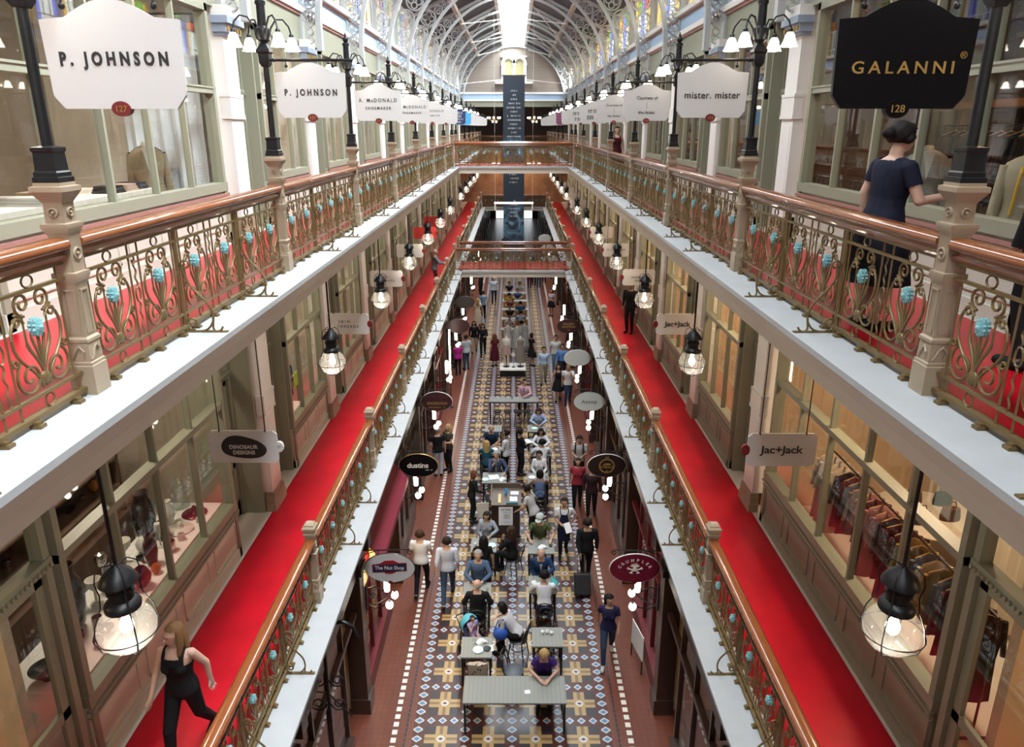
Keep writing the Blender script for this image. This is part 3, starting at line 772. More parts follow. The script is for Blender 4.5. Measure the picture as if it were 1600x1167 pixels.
me_badge = MB().prism(ell(.058, .044), -.022, .022, 'y').mesh('number_badge', m_badge); me_badgek = MB().prism(ell(.072, .055), -.022, .022, 'y').mesh('number_badge', m_signb)
m_navy = M('navy sign', (.012, .025, .10), .4); m_sky = M('sky blue sign', (.05, .33, .62), .4); m_plum = M('plum sign', (.20, .06, .13), .4)
def gallery_sign(s, y, label, lines, num, mat='w', board=None):
    x = s*(BX-.505); y = y+.07 if y < 33 else y
    t = thing('hanging_sign', label, 'sign', (x, y, Z2+2.337), 0, 'hanging signs of the upper gallery')
    bd = put(me_bk if mat == 'k' else me_bw, 'sign_board', t)
    if board: bd.data = bd.data.copy(); bd.data.materials[0] = board
    hooks(t, (-.27, .27), .075, .1165)
    if num:
        o = put(me_badgek if mat == 'k' else me_badge, 'number_badge', t, (0, 0, -.50)); text(num, .062 if mat == 'k' else .05, m_gold, o, (0, -.024, -.002), name='numerals', ext=.002)
    for i, (tx, sz, zz, m, sx, bold, sp, *xo) in enumerate(lines):
        if tx.startswith('#'): scribble(t, 0, zz, float(tx[1:]), sz, m, seed=i+int(y*7))
        else: text(tx, sz, m, t, (xo[0] if xo else 0, -.016, zz), sx=sx, bold=bold, spacing=sp, ext=.003)
    return t
LD = 'black four-armed lamp post with lit tulip shades, %s from the viewer on the %s balustrade'
for s in (-1, 1):
    for k, y in enumerate(POY[1:]): lamp_post(s, y, LD % (ORD[k], SIDE[s]))
PJ = [('P. JOHNSON', .103, -.22, m_ink, .76, .004, 1.6)]
PJ2 = [('P. JOHNSON', .098, -.22, m_ink, .76, .003, 1.6)]
MCD = [('A. McDONALD', .090, -.16, m_ink, .85, .001, 1.42), ('SHOEMAKER', .068, -.29, m_ink, .85, .001, 1.5)]
CA = [('Courtesy of', .075, -.12, m_ink, 1, 0, 1), ('|', .12, -.235, m_ink, .5, 0, 1), ('the Artist', .075, -.36, m_ink, 1, 0, 1)]
gallery_sign(-1, 4.45, 'large white arched sign with bold black capitals, numbered 127, by the front lamp post', PJ, '127')
gallery_sign(-1, 8.70, 'white arched sign in black capitals numbered 127, second along the left balustrade', PJ2, '127')
gallery_sign(-1, 12.95, 'white two-line shoemaker sign numbered 121, third along the left balustrade', MCD, '121')
gallery_sign(-1, 17.2, 'white shoemaker sign, fourth along the left balustrade, partly behind the third', MCD, '121')
gallery_sign(-1, 21.45, 'white shoemaker sign, fifth along the left balustrade', MCD, '121')
gallery_sign(-1, 25.7, 'small white sign before the navy sign on the left balustrade', [('#.3', .06, -.20, m_grey, 2, 0, 1), ('#.5', .06, -.32, m_grey, 2, 0, 1)], '119')
gallery_sign(-1, 29.95, 'navy blue sign with white lines far along the left balustrade', [('#.52', .10, -.06, m_signw, 1, 0, 1), ('#.42', .10, -.19, m_signw, 1, 0, 1), ('#.70', .06, -.30, m_signw, 1, 0, 1), ('#.36', .07, -.41, m_signw, 1, 0, 1)], None, board=m_navy)
gallery_sign(-1, 33.9, 'sky blue sign far along the left balustrade at the bridge', [('#.30', .06, -.22, m_signw, 3, 0, 1), ('#.50', .05, -.30, m_signw, 3, 0, 1)], None, board=m_sky)
gallery_sign(1, 4.45, 'large black arched sign with gold capitals, numbered 128, above the woman', [('GALANNI', .098, -.27, m_gold, 1.12, .001, 1.42), ('®', .055, -.20, m_gold, 1, 0, 1, .35)], '128', 'k')
gallery_sign(1, 8.70, 'white arched sign with small serif-like lower case words, numbered 126', [('mister. mister', .108, -.25, m_ink, 1, .001, 1.06)], '126')
gallery_sign(1, 12.95, 'white sign with two short centred lines joined by a bar, numbered 124', CA, '124')
gallery_sign(1, 17.2, 'pale white sign with faint lettering, fourth along the right balustrade', CA, '124')
gallery_sign(1, 21.45, 'white sign with curly script, fifth along the right balustrade', [('#.55', .11, -.16, m_ink, 1, 0, 1), ('#.4', .11, -.34, m_ink, 1, 0, 1)], '122')
gallery_sign(1, 25.7, 'white sign with curly script, sixth along the right balustrade', [('#.55', .11, -.16, m_ink, 1, 0, 1), ('#.4', .11, -.34, m_ink, 1, 0, 1)], '122')
gallery_sign(1, 29.95, 'plain white sign before the plum one on the right balustrade', [('#.5', .05, -.25, m_grey, 2, 0, 1)], '120')
gallery_sign(1, 33.9, 'plum coloured sign far along the right balustrade at the bridge', [('#.15', .16, -.25, m_signw, 1, 0, 1)], None, board=m_plum)
for s in (-1, 1):
    for k, y in enumerate(POY2[:5]):
        lamp_post(s, y+1.0 if False else y, 'black lamp post beyond the bridge, %s on the %s side' % (ORD[k], SIDE[s]))
        gallery_sign(s, y, 'small pale sign beyond the bridge, %s on the %s side' % (ORD[k], SIDE[s]), [], None)
# lamp posts beyond the bridge stand on the lower newels there: raise those newels to the lamp height
for o in list(C.objects):
    if o.name.startswith('newel_post') and o.data is me_new1 and abs(o.location.z-Z2) < .01: o.data = me_new2
# ---- globe pendants below the upper gallery
def globe_parts():
    rod = MB().tube([(0, 0, .45), (0, 0, 1.42)], .014, 8)
    cap = MB().lathe([(r_, .08+(z_-.10)*1.3) for r_, z_ in [(.02, .40), (.04, .385), (.10, .345), (.13, .305), (.135, .29), (.088, .285), (.086, .25), (.096, .245), (.096, .225), (.084, .22), (.084, .18), (.115, .165), (.128, .145), (.125, .12), (.06, .115)]], 24)
    gl = MB().ball((0, 0, -.07), (.205, .205, .19), 28, 16)
    cage = MB()
    for i in range(4):
        a = i*PI/2+PI/4; ca, sa = math.cos(a), math.sin(a)
        P = [(.02, .41), (.09, .425), (.15, .39), (.165, .33), (.145, .25), (.155, .17), (.215, .06), (.238, -.06), (.20, -.17), (.11, -.235), (.05, -.255)]
        cage.tube([(x*ca*.93, x*sa*.93, z-.02 if z < .1 else .08+(z-.10)*1.26) for x, z in P], .0052, 5)
    cage.tube([(.222*math.cos(2*PI*k/28), .222*math.sin(2*PI*k/28), -.09) for k in range(28)], .0052, 5, closed=True)
    cage.tube([(.055*math.cos(2*PI*k/14), .055*math.sin(2*PI*k/14), -.275) for k in range(14)], .0052, 5, closed=True)
    bulb = MB().ball((0, 0, -.05), (.05, .05, .065), 12, 8).lathe([(.025, .0), (.025, .10)], 10)
    return [('rod', rod.mesh('rod', m_black, 50)), ('lamp_cap', cap.mesh('lamp_cap', m_black, 35)), ('glass_globe', gl.mesh('glass_globe', m_globe, 80)), ('wire_cage', cage.mesh('wire_cage', m_black, 50)), ('bulb', bulb.mesh('bulb', m_bulb, 60))]
GP = globe_parts()
PEY = [4.38, 10.55, 14.8, 19.1, 23.4, 27.6, 31.9, 38.5, 42.8, 47.1, 51.4, 55.7]
for s in (-1, 1):
    for k, y in enumerate(PEY):
        t = thing('pendant_lamp', 'caged glass globe pendant with black cap, %s from the viewer over the %s lower gallery' % (ORD[k], SIDE[s]), 'lamp', (s*2.84, y, Z2-1.755), 0, 'globe pendants of the lower gallery')
        for nm, me in GP: put(me, nm, t)
        ld = bpy.data.lights.new('pendant_light', 'POINT'); ld.energy = 16 if s < 0 else 8; ld.color = (1, .90, .78); ld.shadow_soft_size = .03
        lo = bpy.data.objects.new('pendant_light', ld); C.objects.link(lo); lo.parent = t; lo.location = (0, 0, -.17)
# ---- shop signs over the lower gallery
def notched(w, h, c=.05):
    a, b = w/2, h/2
    return [(-a+c, -b), (a-c, -b), (a-c*.4, -b+c*.4), (a, -b+c), (a, b-c), (a-c*.5, b-c*.5), (a-c, b), (-a+c, b), (-a+c*.5, b-c*.5), (-a, b-c), (-a, -b+c), (-a+c*.4, -b+c*.4)]
me_lb = MB().prism(notched(.90, .46), -.014, .014, 'y').mesh('sign_board', m_signw)
m_redsq = M('red sign', (.50, .03, .03), .45)
def lower_sign(s, y, label, lines, mat=None, num=None, blob=False, x=3.52):
    t = thing('hanging_sign', label, 'sign', (s*x, y, Z1+2.62), 0, 'hanging signs of the lower gallery')
    bd = put(me_lb, 'sign_board', t)
    if mat: bd.data = me_lb.copy(); bd.data.materials[0] = mat
    hooks(t, (-.30, .30), .22, 1.95, .007)
    bx = .47*(-s)
    bg_ = MB().prism(ell(.055, .075, 20, (0, 0)), -.02, .02, 'y').build('number_badge', m_badge if not blob else m_signw, t, (bx, 0, 0))
    if num: text(num, .05, m_ink, bg_, (0, -.022, 0), name='numerals', ext=.002)
    if blob:
        P = [(-.30, -.02), (-.28, .07), (-.20, .15), (-.08, .17), (.06, .14), (.20, .09), (.29, .02), (.31, -.06), (.25, -.14), (.10, -.17), (-.12, -.15), (-.26, -.10)]
        q = []
        for i in range(len(P)):
            a, b, c = Vector(P[i-1]), Vector(P[i]), Vector(P[(i+1) % len(P)])
            for u in (0, .5): q.append(tuple((a+b)/2*(1-u)**2*1+2*u*(1-u)*b+(b+c)/2*u*u))
        MB().prism(q, -.018, -.012, 'y').build('black_blob', m_ink, t)
    for i, (tx, sz, zz, m, sx, bold, sp) in enumerate(lines):
        if tx.startswith('#'): scribble(t, 0, zz, float(tx[1:]), sz, m, seed=i+int(y*7))
        else: text(tx, sz, m, t, (0, -.0205 if blob else -.016, zz), sx=sx, bold=bold, spacing=sp, ext=.002)
lower_sign(-1, 8.45, 'white notched sign with a black pebble shape and lettering, beside the vase window', [('DINOSAUR', .075, .0, m_signw, .95, .002, 1.05), ('DESIGNS', .075, -.08, m_signw, .95, .002, 1.05)], None, '77', True)
lower_sign(-1, 14.5, 'white notched sign with spaced capitals, second over the left lower gallery', [('S K I N · · ·', .075, .05, m_ink, .9, .001, 1.2), ('T H R E A D S', .075, -.06, m_ink, .9, .001, 1.1)])
lower_sign(-1, 19.2, 'white notched sign with spaced capitals, third over the left lower gallery', [('S K I N · · ·', .075, .05, m_ink, .9, .001, 1.2), ('T H R E A D S', .075, -.06, m_ink, .9, .001, 1.1)])
lower_sign(-1, 23.8, 'plain white sign, fourth over the left lower gallery', [])
lower_sign(-1, 28.0, 'square red sign over the left lower gallery before the bridge', [], m_redsq)
lower_sign(-1, 31.5, 'red sign over the left lower gallery nearest the bridge', [], m_redsq)
JJ = [('Jac+Jack', .15, 0, m_ink, 1.15, .002, .95)]
lower_sign(1, 8.38, 'white notched sign with wide black lettering above the clothes rail window', JJ)
lower_sign(1, 14.5, 'white notched sign, second over the right lower gallery, same wide lettering', JJ)
lower_sign(1, 19.4, 'white notched sign with thin capitals, third over the right lower gallery', [('GINGER      ', .075, 0, m_ink, 1, 0, 1.1), ('#.2', .055, -.1, m_ink, 1, 0, 1)])
lower_sign(1, 24.0, 'plain white sign, fourth over the right lower gallery', [('#.6', .05, 0, m_ink, 1, 0, 1.1)])
lower_sign(1, 28.2, 'plain white sign, fifth over the right lower gallery', [])
for k in range(4):
    lower_sign(1, 39+4.3*k, 'small white sign beyond the bridge over the right lower gallery, %s one' % ORD[k], [])
# ---- ground-floor oval signs, their lamps and iron brackets
def tube_lamp(t, z): pass
m_neon = M('yellow lamp tube', (1, .9, .7), .3, emit=14, ecol=(1, .90, .70))
me_tl = MB().lathe([(.02, .25), (.05, .24), (.058, .18), (.058, -.18), (.05, -.24), (.02, -.25)], 12).mesh('lamp_glass', m_bulbf, 50)
def wall_lamp(s, k, y):
    t = thing('wall_lamp', 'black iron bracket lamp with lit glasses, %s from the viewer along the %s ground-floor shopfronts' % (ORD[k], SIDE[s]), 'lamp', (s*(GX-.14), y, 2.55), 0 if s < 0 else PI, 'bracket lamps of the ground floor')
    b = MB(); b.box(0, .03, -.05, .05, -.35, .2)
    b.tube([(.02, 0, .1), (.18, 0, .16), (.34, 0, .06), (.42, 0, .12)], .014, 6); b.tube([(.02, 0, -.25), (.20, -.08, -.28), (.38, -.16, -.16), (.46, -.18, -.06)], .013, 6); b.tube([(.02, 0, -.25), (.22, .08, -.30), (.42, .14, -.20), (.50, .16, -.10)], .013, 6)
    b.tube([(p[1]+.12, 0, p[2]-.06) for p in spiral((0, 0), .09, .02, 0, 1.5, 16)], .010, 5)
    b.build('iron_bracket', m_black, t, smooth=50)
    put(me_tl, 'lamp_glass', t, (.43, 0, .30))
    for dx, dy, dz in ((.50, -.19, -.12), (.54, .17, -.16)):
        MB().ball((0, 0, 0), (.075, .075, .085), 10, 6).lathe([(.03, .05), (.03, .10)], 8, mat=1).build('lamp_shade', [m_bulbf, m_black], t, (dx, dy, dz), smooth=60)
m_nut = M('wine red plate', (.28, .01, .02), .4); m_pale = M('pale grey sign', (.56, .58, .55), .4); m_tealrim = M('dark green rim', (.02, .07, .06), .4); m_brn = M('brown black sign', (.016, .007, .006), .3); m_wine = M('wine sign', (.15, .006, .024), .35); m_dkw = M('dark maroon sign', (.034, .004, .008), .35)
def oval_sign(s, y, label, mat, rim, lines, zc=3.28, rx=.475, rz=.31, arc=None, extra=None):
    t = thing('oval_sign', label, 'sign', (s*2.33, y, zc), 0, 'oval signs of the ground floor')
    MB().prism(ell(rx, rz, 36), -.016, .016, 'y').build('sign_board', mat, t)
    MB().tube([(rx*math.cos(2*PI*k/36), 0, rz*math.sin(2*PI*k/36)) for k in range(36)], .014, 6, closed=True).build('sign_rim', rim, t, smooth=60)
    b = MB().tube([(s*.62, 0, rz+.06), (-s*.40, 0, rz+.09)], .012, 6).tube([(s*.62, 0, rz-.25), (s*.45, 0, rz-.02), (s*.2, 0, rz+.07)], .009, 5)
    b.tube([(-s*.40+p[1], 0, rz+.03+p[2]) for p in spiral((0, 0), .06, .015, PI/2, 1.3, 12)], .009, 5)
    for x in (-.2, .2): b.tube([(x, 0, rz*.86), (x, 0, rz+.08)], .008, 5)
    b.build('sign_bracket', m_black, t, smooth=50)
    MB().prism(ell(.05, .035, 16), -.02, .02, 'y').build('number_badge', m_badge, t, (0, 0, -rz-.005))
    if extra: extra(t)
    for i, (tx, sz, xx, zz, m, sx, bold, sp) in enumerate(lines):
        if tx.startswith('#'): scribble(t, xx, zz, float(tx[1:]), sz, m, y=-.019, seed=i+int(y*3))
        else: text(tx, sz, m, t, (xx, -.03 if extra else -.019, zz), sx=sx, bold=bold, spacing=sp, ext=.002)
    if arc:
        tx, sz, r, m, span = arc
        for i, ch in enumerate(tx):
            a = PI/2+span/2-span*i/(len(tx)-1)
            text(ch, sz, m, t, (r*1.25*math.cos(a), -.019, -.06+r*.95*math.sin(a)), tilt=(0, -(a-PI/2), 0), ext=.002, bold=.002)
    return t
def nut(t):
    P = [(-.33, -.10), (.33, -.06), (.33, .12), (.18, .115), (.08, .17), (-.08, .165), (-.18, .10), (-.33, .08)]
    MB().prism(P, -.022, -.014, 'y').prism([(-.09, -.12), (.02, -.13), (.12, -.09), (.1, -.05), (-.1, -.05)], -.022, -.014, 'y').build('red_plate', m_nut, t)
    MB().prism([(-.315, -.085), (.315, -.045), (.315, .105), (-.315, .065)], -.027, -.020, 'y').build('navy_plate', M('navy plate', (.01, .012, .04), .4), t)
def rom(t):
    MB().ring((0, -.0), .165, .195, -.028, -.014, 26).build('gold_wreath', m_gold, t)
    MB().prism([(-.10, .02), (-.06, .06), (.03, .07), (.11, .05), (.07, .02)], -.028, -.014, 'y').prism([(-.05, .22), (-.03, .25), (0, .23), (.03, .25), (.05, .22)], -.028, -.014, 'y').prism(ell(.02, .02, 10, (0, -.14)), -.028, -.014, 'y').build('gold_emblem', m_gold, t)
def crum(t):
    b = MB()
    P = lambda pts, r=.012: b.tube([(x, -.02, z) for x, z in pts], r, 5)
    b.ball((0, -.018, .02), (.03, .012, .03), 10, 6)
    for i in range(7):
        a = PI/2+(i-3)*.42; P([(.02*math.cos(a), .03+.02*math.sin(a)), (.075*math.cos(a)*1.2, .035+.085*math.sin(a))], .009)
    for s_ in (-1, 1):
        P([(0, -.0), (s_*.06, -.02), (s_*.11, .0)]); P([(s_*(.125+.018*math.cos(t)), .005+.018*math.sin(t)) for t in [2*PI*q/8 for q in range(9)]], .008)
        P([(0, -.03), (s_*.05, -.06), (s_*.09, -.09), (s_*.04, -.10)])
    P([(0, .02), (0, -.05)], .014)
    b.build('figure_emblem', m_creamt, t, smooth=50)
OV = 'oval sign over the %s ground-floor aisle, %s from the viewer'
oval_sign(-1, 11.56, 'white oval sign with a red and navy plate, first over the left aisle', m_signw, m_dark, [('The Nut Shop', .108, 0, .012, m_signw, .90, .0015, 1.0)], extra=nut)
oval_sign(-1, 15.8, 'black oval sign with rounded cream lettering, second over the left aisle', m_signb, m_gold, [('dustins', .19, -.02, .0, m_creamt, 1.05, .003, .95), ('#.18', .028, .26, -.12, m_creamt, 1, 0, 1)])
oval_sign(-1, 20.05, 'maroon oval sign with faint gold lettering, third over the left aisle', m_dkw, m_grey, [('#.58', .085, 0, -.06, m_gold, 1, 0, 1), ('#.5', .05, 0, -.19, m_gold, 1, 0, 1), ('#.3', .05, -.2, .16, m_badge, 1, 0, 1), ('#.3', .05, .2, .16, m_badge, 1, 0, 1)])
oval_sign(-1, 28.6, 'dark maroon oval sign without readable lettering, fourth over the left aisle', m_dkw, m_dark, [])
oval_sign(-1, 32.8, 'brown oval sign deep under the left gallery, before the lower bridge', m_brn, m_dark, [])
oval_sign(1, 11.56, 'wine red oval sign with curved lettering and a stick figure emblem', m_wine, m_grey, [('THE BARRY SHOP', .03, 0, -.2, m_gold, 1, 0, 1)] if False else [], arc=('CRUMPLER', .085, .25, m_creamt, 2.3), extra=crum)
oval_sign(1, 15.8, 'brown black oval sign with a gold wreath emblem', m_brn, m_grey, [('ROMOLO', .075, 0, -.03, m_gold, 1, .002, 1)], extra=rom)
oval_sign(1, 20.05, 'pale oval sign with a green rim and dark green serif name', m_pale, m_tealrim, [('Aesop', .17, 0, 0, m_tealrim, 1.05, 0, 1.05)])
oval_sign(1, 24.3, 'blank looking pale grey oval sign, fourth over the right aisle', m_pale, m_grey, [('#.6', .04, 0, 0, m_grey, 1, 0, 1)])
oval_sign(1, 28.6, 'dark maroon oval sign with two gold lines over the right aisle', m_dkw, m_dark, [('GALLERY', .12, 0, .09, m_gold, 1, .003, 1), ('SHOPPING', .12, 0, -.04, m_gold, 1, .003, 1), ('#.09', .07, 0, -.17, m_gold, 1, 0, 1)])
for k, y in enumerate((44.0, 48.3, 53.0)): oval_sign(1, y, 'pale oval sign beyond the lower bridge, %s in the row of three' % ORD[k], m_pale, m_grey, [])
for k in range(6):
    for s in (-1, 1): wall_lamp(s, k, 11.55+4.25*k+.0+.22)
for s in (-1, 1):
    for k in range(3): wall_lamp(s, 6+k, 40.0+4.5*k)
# scrolled iron bracket under the lower gallery edge, first shopfront on the left
t = tag(thing('scroll_bracket', 'black swan-neck iron bracket with scrolls under the left lower gallery edge', 'bracket', (-2.86, 8.9, 3.2)), group=None)
b = MB().tube([(.0, 0, -.9), (.0, 0, .55), (.04, 0, .80), (.16, 0, .95), (.32, 0, .98), (.46, 0, .90), (.52, 0, .70)], .028, 8)
b.build('swan_neck', m_black, t, smooth=50)
b = MB()
for zz in (-.1, -.55):
    for sx in (-1, 1): b.tube([(sx*.16+sx*p[1], 0, zz+p[2]) for p in spiral((0, 0), .13, .03, PI, 1.6*1, 20)], .013, 5)
b.tube([(-.5, 0, -.28), (0, 0, -.34), (.35, 0, -.8)], .012, 5)
b.build('iron_scrolls', m_black, t, smooth=50)
# ---- hanging banner, light bar, chandeliers
m_ban = bpy.data.materials.new('banner print'); m_ban.use_nodes = True
nt = m_ban.node_tree; bs = nt.nodes['Principled BSDF']; bs.inputs['Roughness'].default_value = .6
tc = nt.nodes.new('ShaderNodeTexCoord'); sp = nt.nodes.new('ShaderNodeSeparateXYZ'); nt.links.new(tc.outputs['Object'], sp.inputs[0])
nz = nt.nodes.new('ShaderNodeTexNoise'); nz.inputs['Scale'].default_value = 1.6; nz.inputs['Detail'].default_value = 8; nz.inputs['Distortion'].default_value = 1.2; nt.links.new(tc.outputs['Object'], nz.inputs['Vector'])
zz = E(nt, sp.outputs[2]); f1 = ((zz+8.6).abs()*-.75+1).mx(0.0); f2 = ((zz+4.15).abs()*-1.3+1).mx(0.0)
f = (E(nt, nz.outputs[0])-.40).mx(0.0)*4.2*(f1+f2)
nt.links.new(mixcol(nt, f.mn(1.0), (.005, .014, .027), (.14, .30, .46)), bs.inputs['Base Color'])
t = thing('banner', 'tall navy directory banner hanging in the void beyond the upper bridge', 'banner', (0, 44, 14.2))
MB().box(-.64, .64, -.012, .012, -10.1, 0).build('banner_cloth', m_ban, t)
MB().box(-.70, .70, -.02, .02, -.05, .03).box(-.68, .68, -.02, .02, -10.14, -10.08).build('hanging_rail', m_dark, t)
for x in (-.635, .635): MB().tube([(x, 0, 0), (x, 0, 3.53)], .006, 4).build('wire', m_grey, t)
for q, (zt, hd_, ws) in enumerate(((-.85, 'LEVEL 2', (.14, .38, .84, .86, .40, .80, .74, .46, .80, .28, .80)), (-4.95, 'LEVEL 1', (.28, .52, .54, .56, .52)), (-7.0, '', (.16, .60, .68, .44, .42)))):
    if hd_: text(hd_, .115, m_signw, t, (0, -.016, zt), ext=.001, name='heading')
    for i, w_ in enumerate(ws): scribble(t, 0, zt-.235*(i+1), w_, .085, m_signw, y=-.016, seed=i+20*q)
t = thing('light_bar', 'slim white light bar hung on wires before the banner', 'light', (0, 42.3, 6.95))
MB().box(-1.16, 1.16, -.05, .05, 0, .11).build('housing', M('white light bar', (.8, .84, .86), .4, emit=.6), t)
for x in (-1.1, 1.1):
    MB().tube([(x, 0, .1), (x, 0, 10.52)], .006, 4).build('wire', m_grey, t); MB().lathe([(.03, 0), (.05, -.08), (.06, -.35), (.03, -.4)], 8, (x, 0, 0)).build('spot_lamp', m_grey, t)
for i, (x, y, z) in enumerate(((-1.65, 60.5, 11.9), (1.65, 60.5, 11.9), (-1.35, 63.6, 8.15), (1.75, 63.6, 8.15))):
    t = thing('chandelier', 'gilt chandelier with lit globes in the %s end hall, %s one' % ('upper' if i < 2 else 'lower', 'left' if i % 2 == 0 else 'right'), 'chandelier', (x, y, z), 0, 'end hall chandeliers')
    b = MB().tube([(0, 0, .3), (0, 0, 1.1 if i < 2 else 1.05)], .02, 6).lathe([(.03, .35), (.10, .2), (.06, 0), (.02, -.15)], 10)
    for k in range(8): a = k*PI/4; b.tube([(0, 0, .1), (.25*math.cos(a), .25*math.sin(a), -.1), (.5*math.cos(a), .5*math.sin(a), .05)], .015, 5)
    b.build('frame', m_gold, t, smooth=50)
    for k in range(8):
        a = k*PI/4; MB().ball((.5*math.cos(a), .5*math.sin(a), .14), .075, 8, 6).build('globe', m_bulbf, t)
    for k in range(3): a = k*PI*2/3; MB().ball((.2*math.cos(a), .2*math.sin(a), -.18), .07, 8, 6).build('globe', m_bulbf, t)
# ---------------------------------------------------------------- people
CM = {}
def cm(c, rough=.75):
    c = tuple(x*.76 for x in c); k = tuple(round(x, 3) for x in c)+(rough,)
    if k not in CM: CM[k] = M('cloth' if rough > .6 else 'skin', c, rough, spec=.15 if rough > .6 else .35)
    return CM[k]
SKIN = {'f': (.56, .34, .25), 'm': (.42, .24, .16), 'd': (.20, .11, .07), 'p': (.62, .40, .31)}
HAIR = {'black': (.010, .008, .008), 'brown': (.05, .025, .014), 'dark': (.022, .014, .010), 'grey': (.30, .29, .28), 'blonde': (.42, .27, .11), 'lightbrown': (.22, .12, .055), 'white': (.55, .53, .50), 'auburn': (.12, .045, .02)}
BLK, NAVY, WHT, JEAN, KHAKI = (.012, .012, .014), (.015, .02, .05), (.74, .75, .78), (.035, .06, .11), (.33, .27, .18)
m_eye = M('dark eye', (.02, .012, .01), .3); m_lip = M('lips', (.40, .14, .12), .5)
def caps(b, A, B, ra, rb, n=10):
    A, B = Vector(A), Vector(B); d = B-A
    if d.length < 1e-5: d = Vector((0, 0, 1e-4))
    t = d.normalized(); u = t.orthogonal().normalized(); v = t.cross(u); rings = []
    for c, r, angs in ((A, ra, (-80, -45, -10)), (B, rb, (10, 45, 80))):
        for a in angs:
            a = math.radians(a); p = c+t*(r*math.sin(a)); q = r*math.cos(a)
            rings.append([p+(u*math.cos(2*PI*i/n)+v*math.sin(2*PI*i/n))*q for i in range(n)])
    b.loft(rings)
def person(label, x, y, z=0, face=0, pose='stand', H=1.70, skin='f', top=WHT, bot=NAVY, sleeve='short', hair='dark', style='short', legs='trousers', stride=0, arms=('down', 'down'), lean=0, turn=0, tilt=0, shoe=BLK, vox=.014, fem=False, hem=.5, group='people', extra=None, seat=.47, cross=0, belt=None, tuck=False, name='person', wide=1):
    k = H/1.72; sit = pose == 'sit'; seat = seat/k; lift = (seat+.145-.95) if sit else (-.02 if stride else 0)
    V = lambda *p: Vector(p)
    sw = .165 if fem else .19; hw = .088
    Rl = Matrix.Rotation(-math.radians(lean), 3, 'X'); piv = V(0, 0, .95)
    up = lambda p: Rl @ (Vector(p)-piv)+piv+V(0, 0, lift)
    J = dict(pel=up((0, 0, .95)), waist=up((0, .0, 1.10)), chest=up((0, .01, 1.28)), neck=up((0, -.01, 1.45)))
    Rh = Matrix.Rotation(math.radians(turn), 3, 'Z') @ Matrix.Rotation(-math.radians(tilt), 3, 'X')
    hb = J['neck']+V(0, .015, .05)
    hd = lambda p: hb+Rh @ Vector(p)
    P = []                                              # (A, B, ra, rb, zone)
    fz = .93 if fem else 1.0
    bw = .92 if fem else 1.0
    TR = [(.84, .135, .095, 0), (.90, .168 if not fem else .172, .118, -.005), (.97, .165 if not fem else .162, .115, -.004), (1.06, .140*bw, .100, 0), (1.13, .138*bw, .098, .004), (1.22, .158*bw, .112, .008), (1.30, .172*bw, .118, .010), (1.37, .178*bw, .105, .002), (1.415, .155*bw, .085, -.008), (1.445, .10*bw, .066, -.012), (1.465, .055, .05, -.012)]
    P.append((up((0, 0, .90)), up((0, 0, 1.0)), .13, .13, 'pelvis')); P.append((up((0, 0, 1.04)), up((0, 0, 1.36)), .13*bw, .14*bw, 'torso')); P.append((up((-sw*.6, -.005, 1.385)), up((sw*.6, -.005, 1.385)), .062, .062, 'torso'))
    if fem: P += [(up((s*.074, .080, 1.25)), up((s*.074, .085, 1.245)), .060, .058, 'torso') for s in (-1, 1)]
    P.append((J['neck']+V(0, -.01, -.06), hb+V(0, 0, .03), .056, .05, 'neck'))
    P.append((hd((0, .0, .135)), hd((0, -.015, .145)), .092, .095, 'head'))
    P.append((hd((0, .035, .06)), hd((0, .03, .12)), .058, .08, 'head'))
    P.append((hd((0, .098, .115)), hd((0, .112, .088)), .010, .017, 'head'))
    for s in (-1, 1): P.append((hd((s*.088, -.005, .12)), hd((s*.092, -.012, .095)), .018, .014, 'head'))
    HD = {'down': ((.235, -.03, 1.14), (.245, .03, .89)), 'swingf': ((.23, .06, 1.15), (.22, .22, .97)), 'swingb': ((.235, -.13, 1.15), (.24, -.16, .90)), 'phone': ((.22, .06, 1.13), (.10, .30, 1.14)),
          'fold': ((.23, .10, 1.16), (.02, .24, 1.14)), 'table': ((.27, .13, 1.17), (.10, .40, 1.155 if sit else 1.0)), 'tablew': ((.33, .12, 1.19), (.27, .38, 1.155)), 'lap': ((.23, .05, 1.12), (.09, .26, 1.0)),
          'chin': ((.20, .22, 1.18), (.09, .20, 1.38)), 'out': ((.25, .07, 1.13), (.20, .35, 1.19)), 'hip': ((.33, -.06, 1.18), (.17, .04, .99)), 'rail': ((.26, .16, 1.20), (.08, .38, 1.17)), 'reach': ((.24, .10, 1.18), (.24, .38, 1.12)), 'side': ((.30, -.02, 1.18), (.33, .22, 1.16)), 'back': ((.28, -.14, 1.17), (.12, -.17, 1.05)), 'floor': ((.22, .25, 1.12), (.14, .48, 1.0)), 'pull': ((.24, -.12, 1.14), (.20, -.26, .94)), 'read': ((.22, .10, 1.10), (.10, .31, 1.20))}
    for i, s in enumerate((-1, 1)):
        sh = up((s*sw, -.005, 1.385)); e0, w0 = HD[arms[i]]
        el, wr = up((s*e0[0], *e0[1:])), up((s*w0[0], *w0[1:]))
        if sit and arms[i] in ('table', 'tablew'):                 # hands lie on the table top
            ln = math.sin(math.radians(lean)); wr = V(s*w0[0], w0[1]-.02+.24*ln, .822/k); el = V(s*(e0[0]+.02), e0[1]+.02+.30*ln, max(.87/k, el.z-.04))
        P.append((sh, el, .056*fz, .043*fz, 'uarm')); P.append((el, wr, .043*fz, .028, 'farm'))
        d = (wr-el).normalized(); side = d.cross(V(0, 0, 1)); side = (side if side.length > .1 else V(1, 0, 0)).normalized(); nrm = side.cross(d)
        if arms[i] in ('down', 'swingf', 'swingb', 'pull'): side, nrm = nrm, side
        pm = wr+d*.075
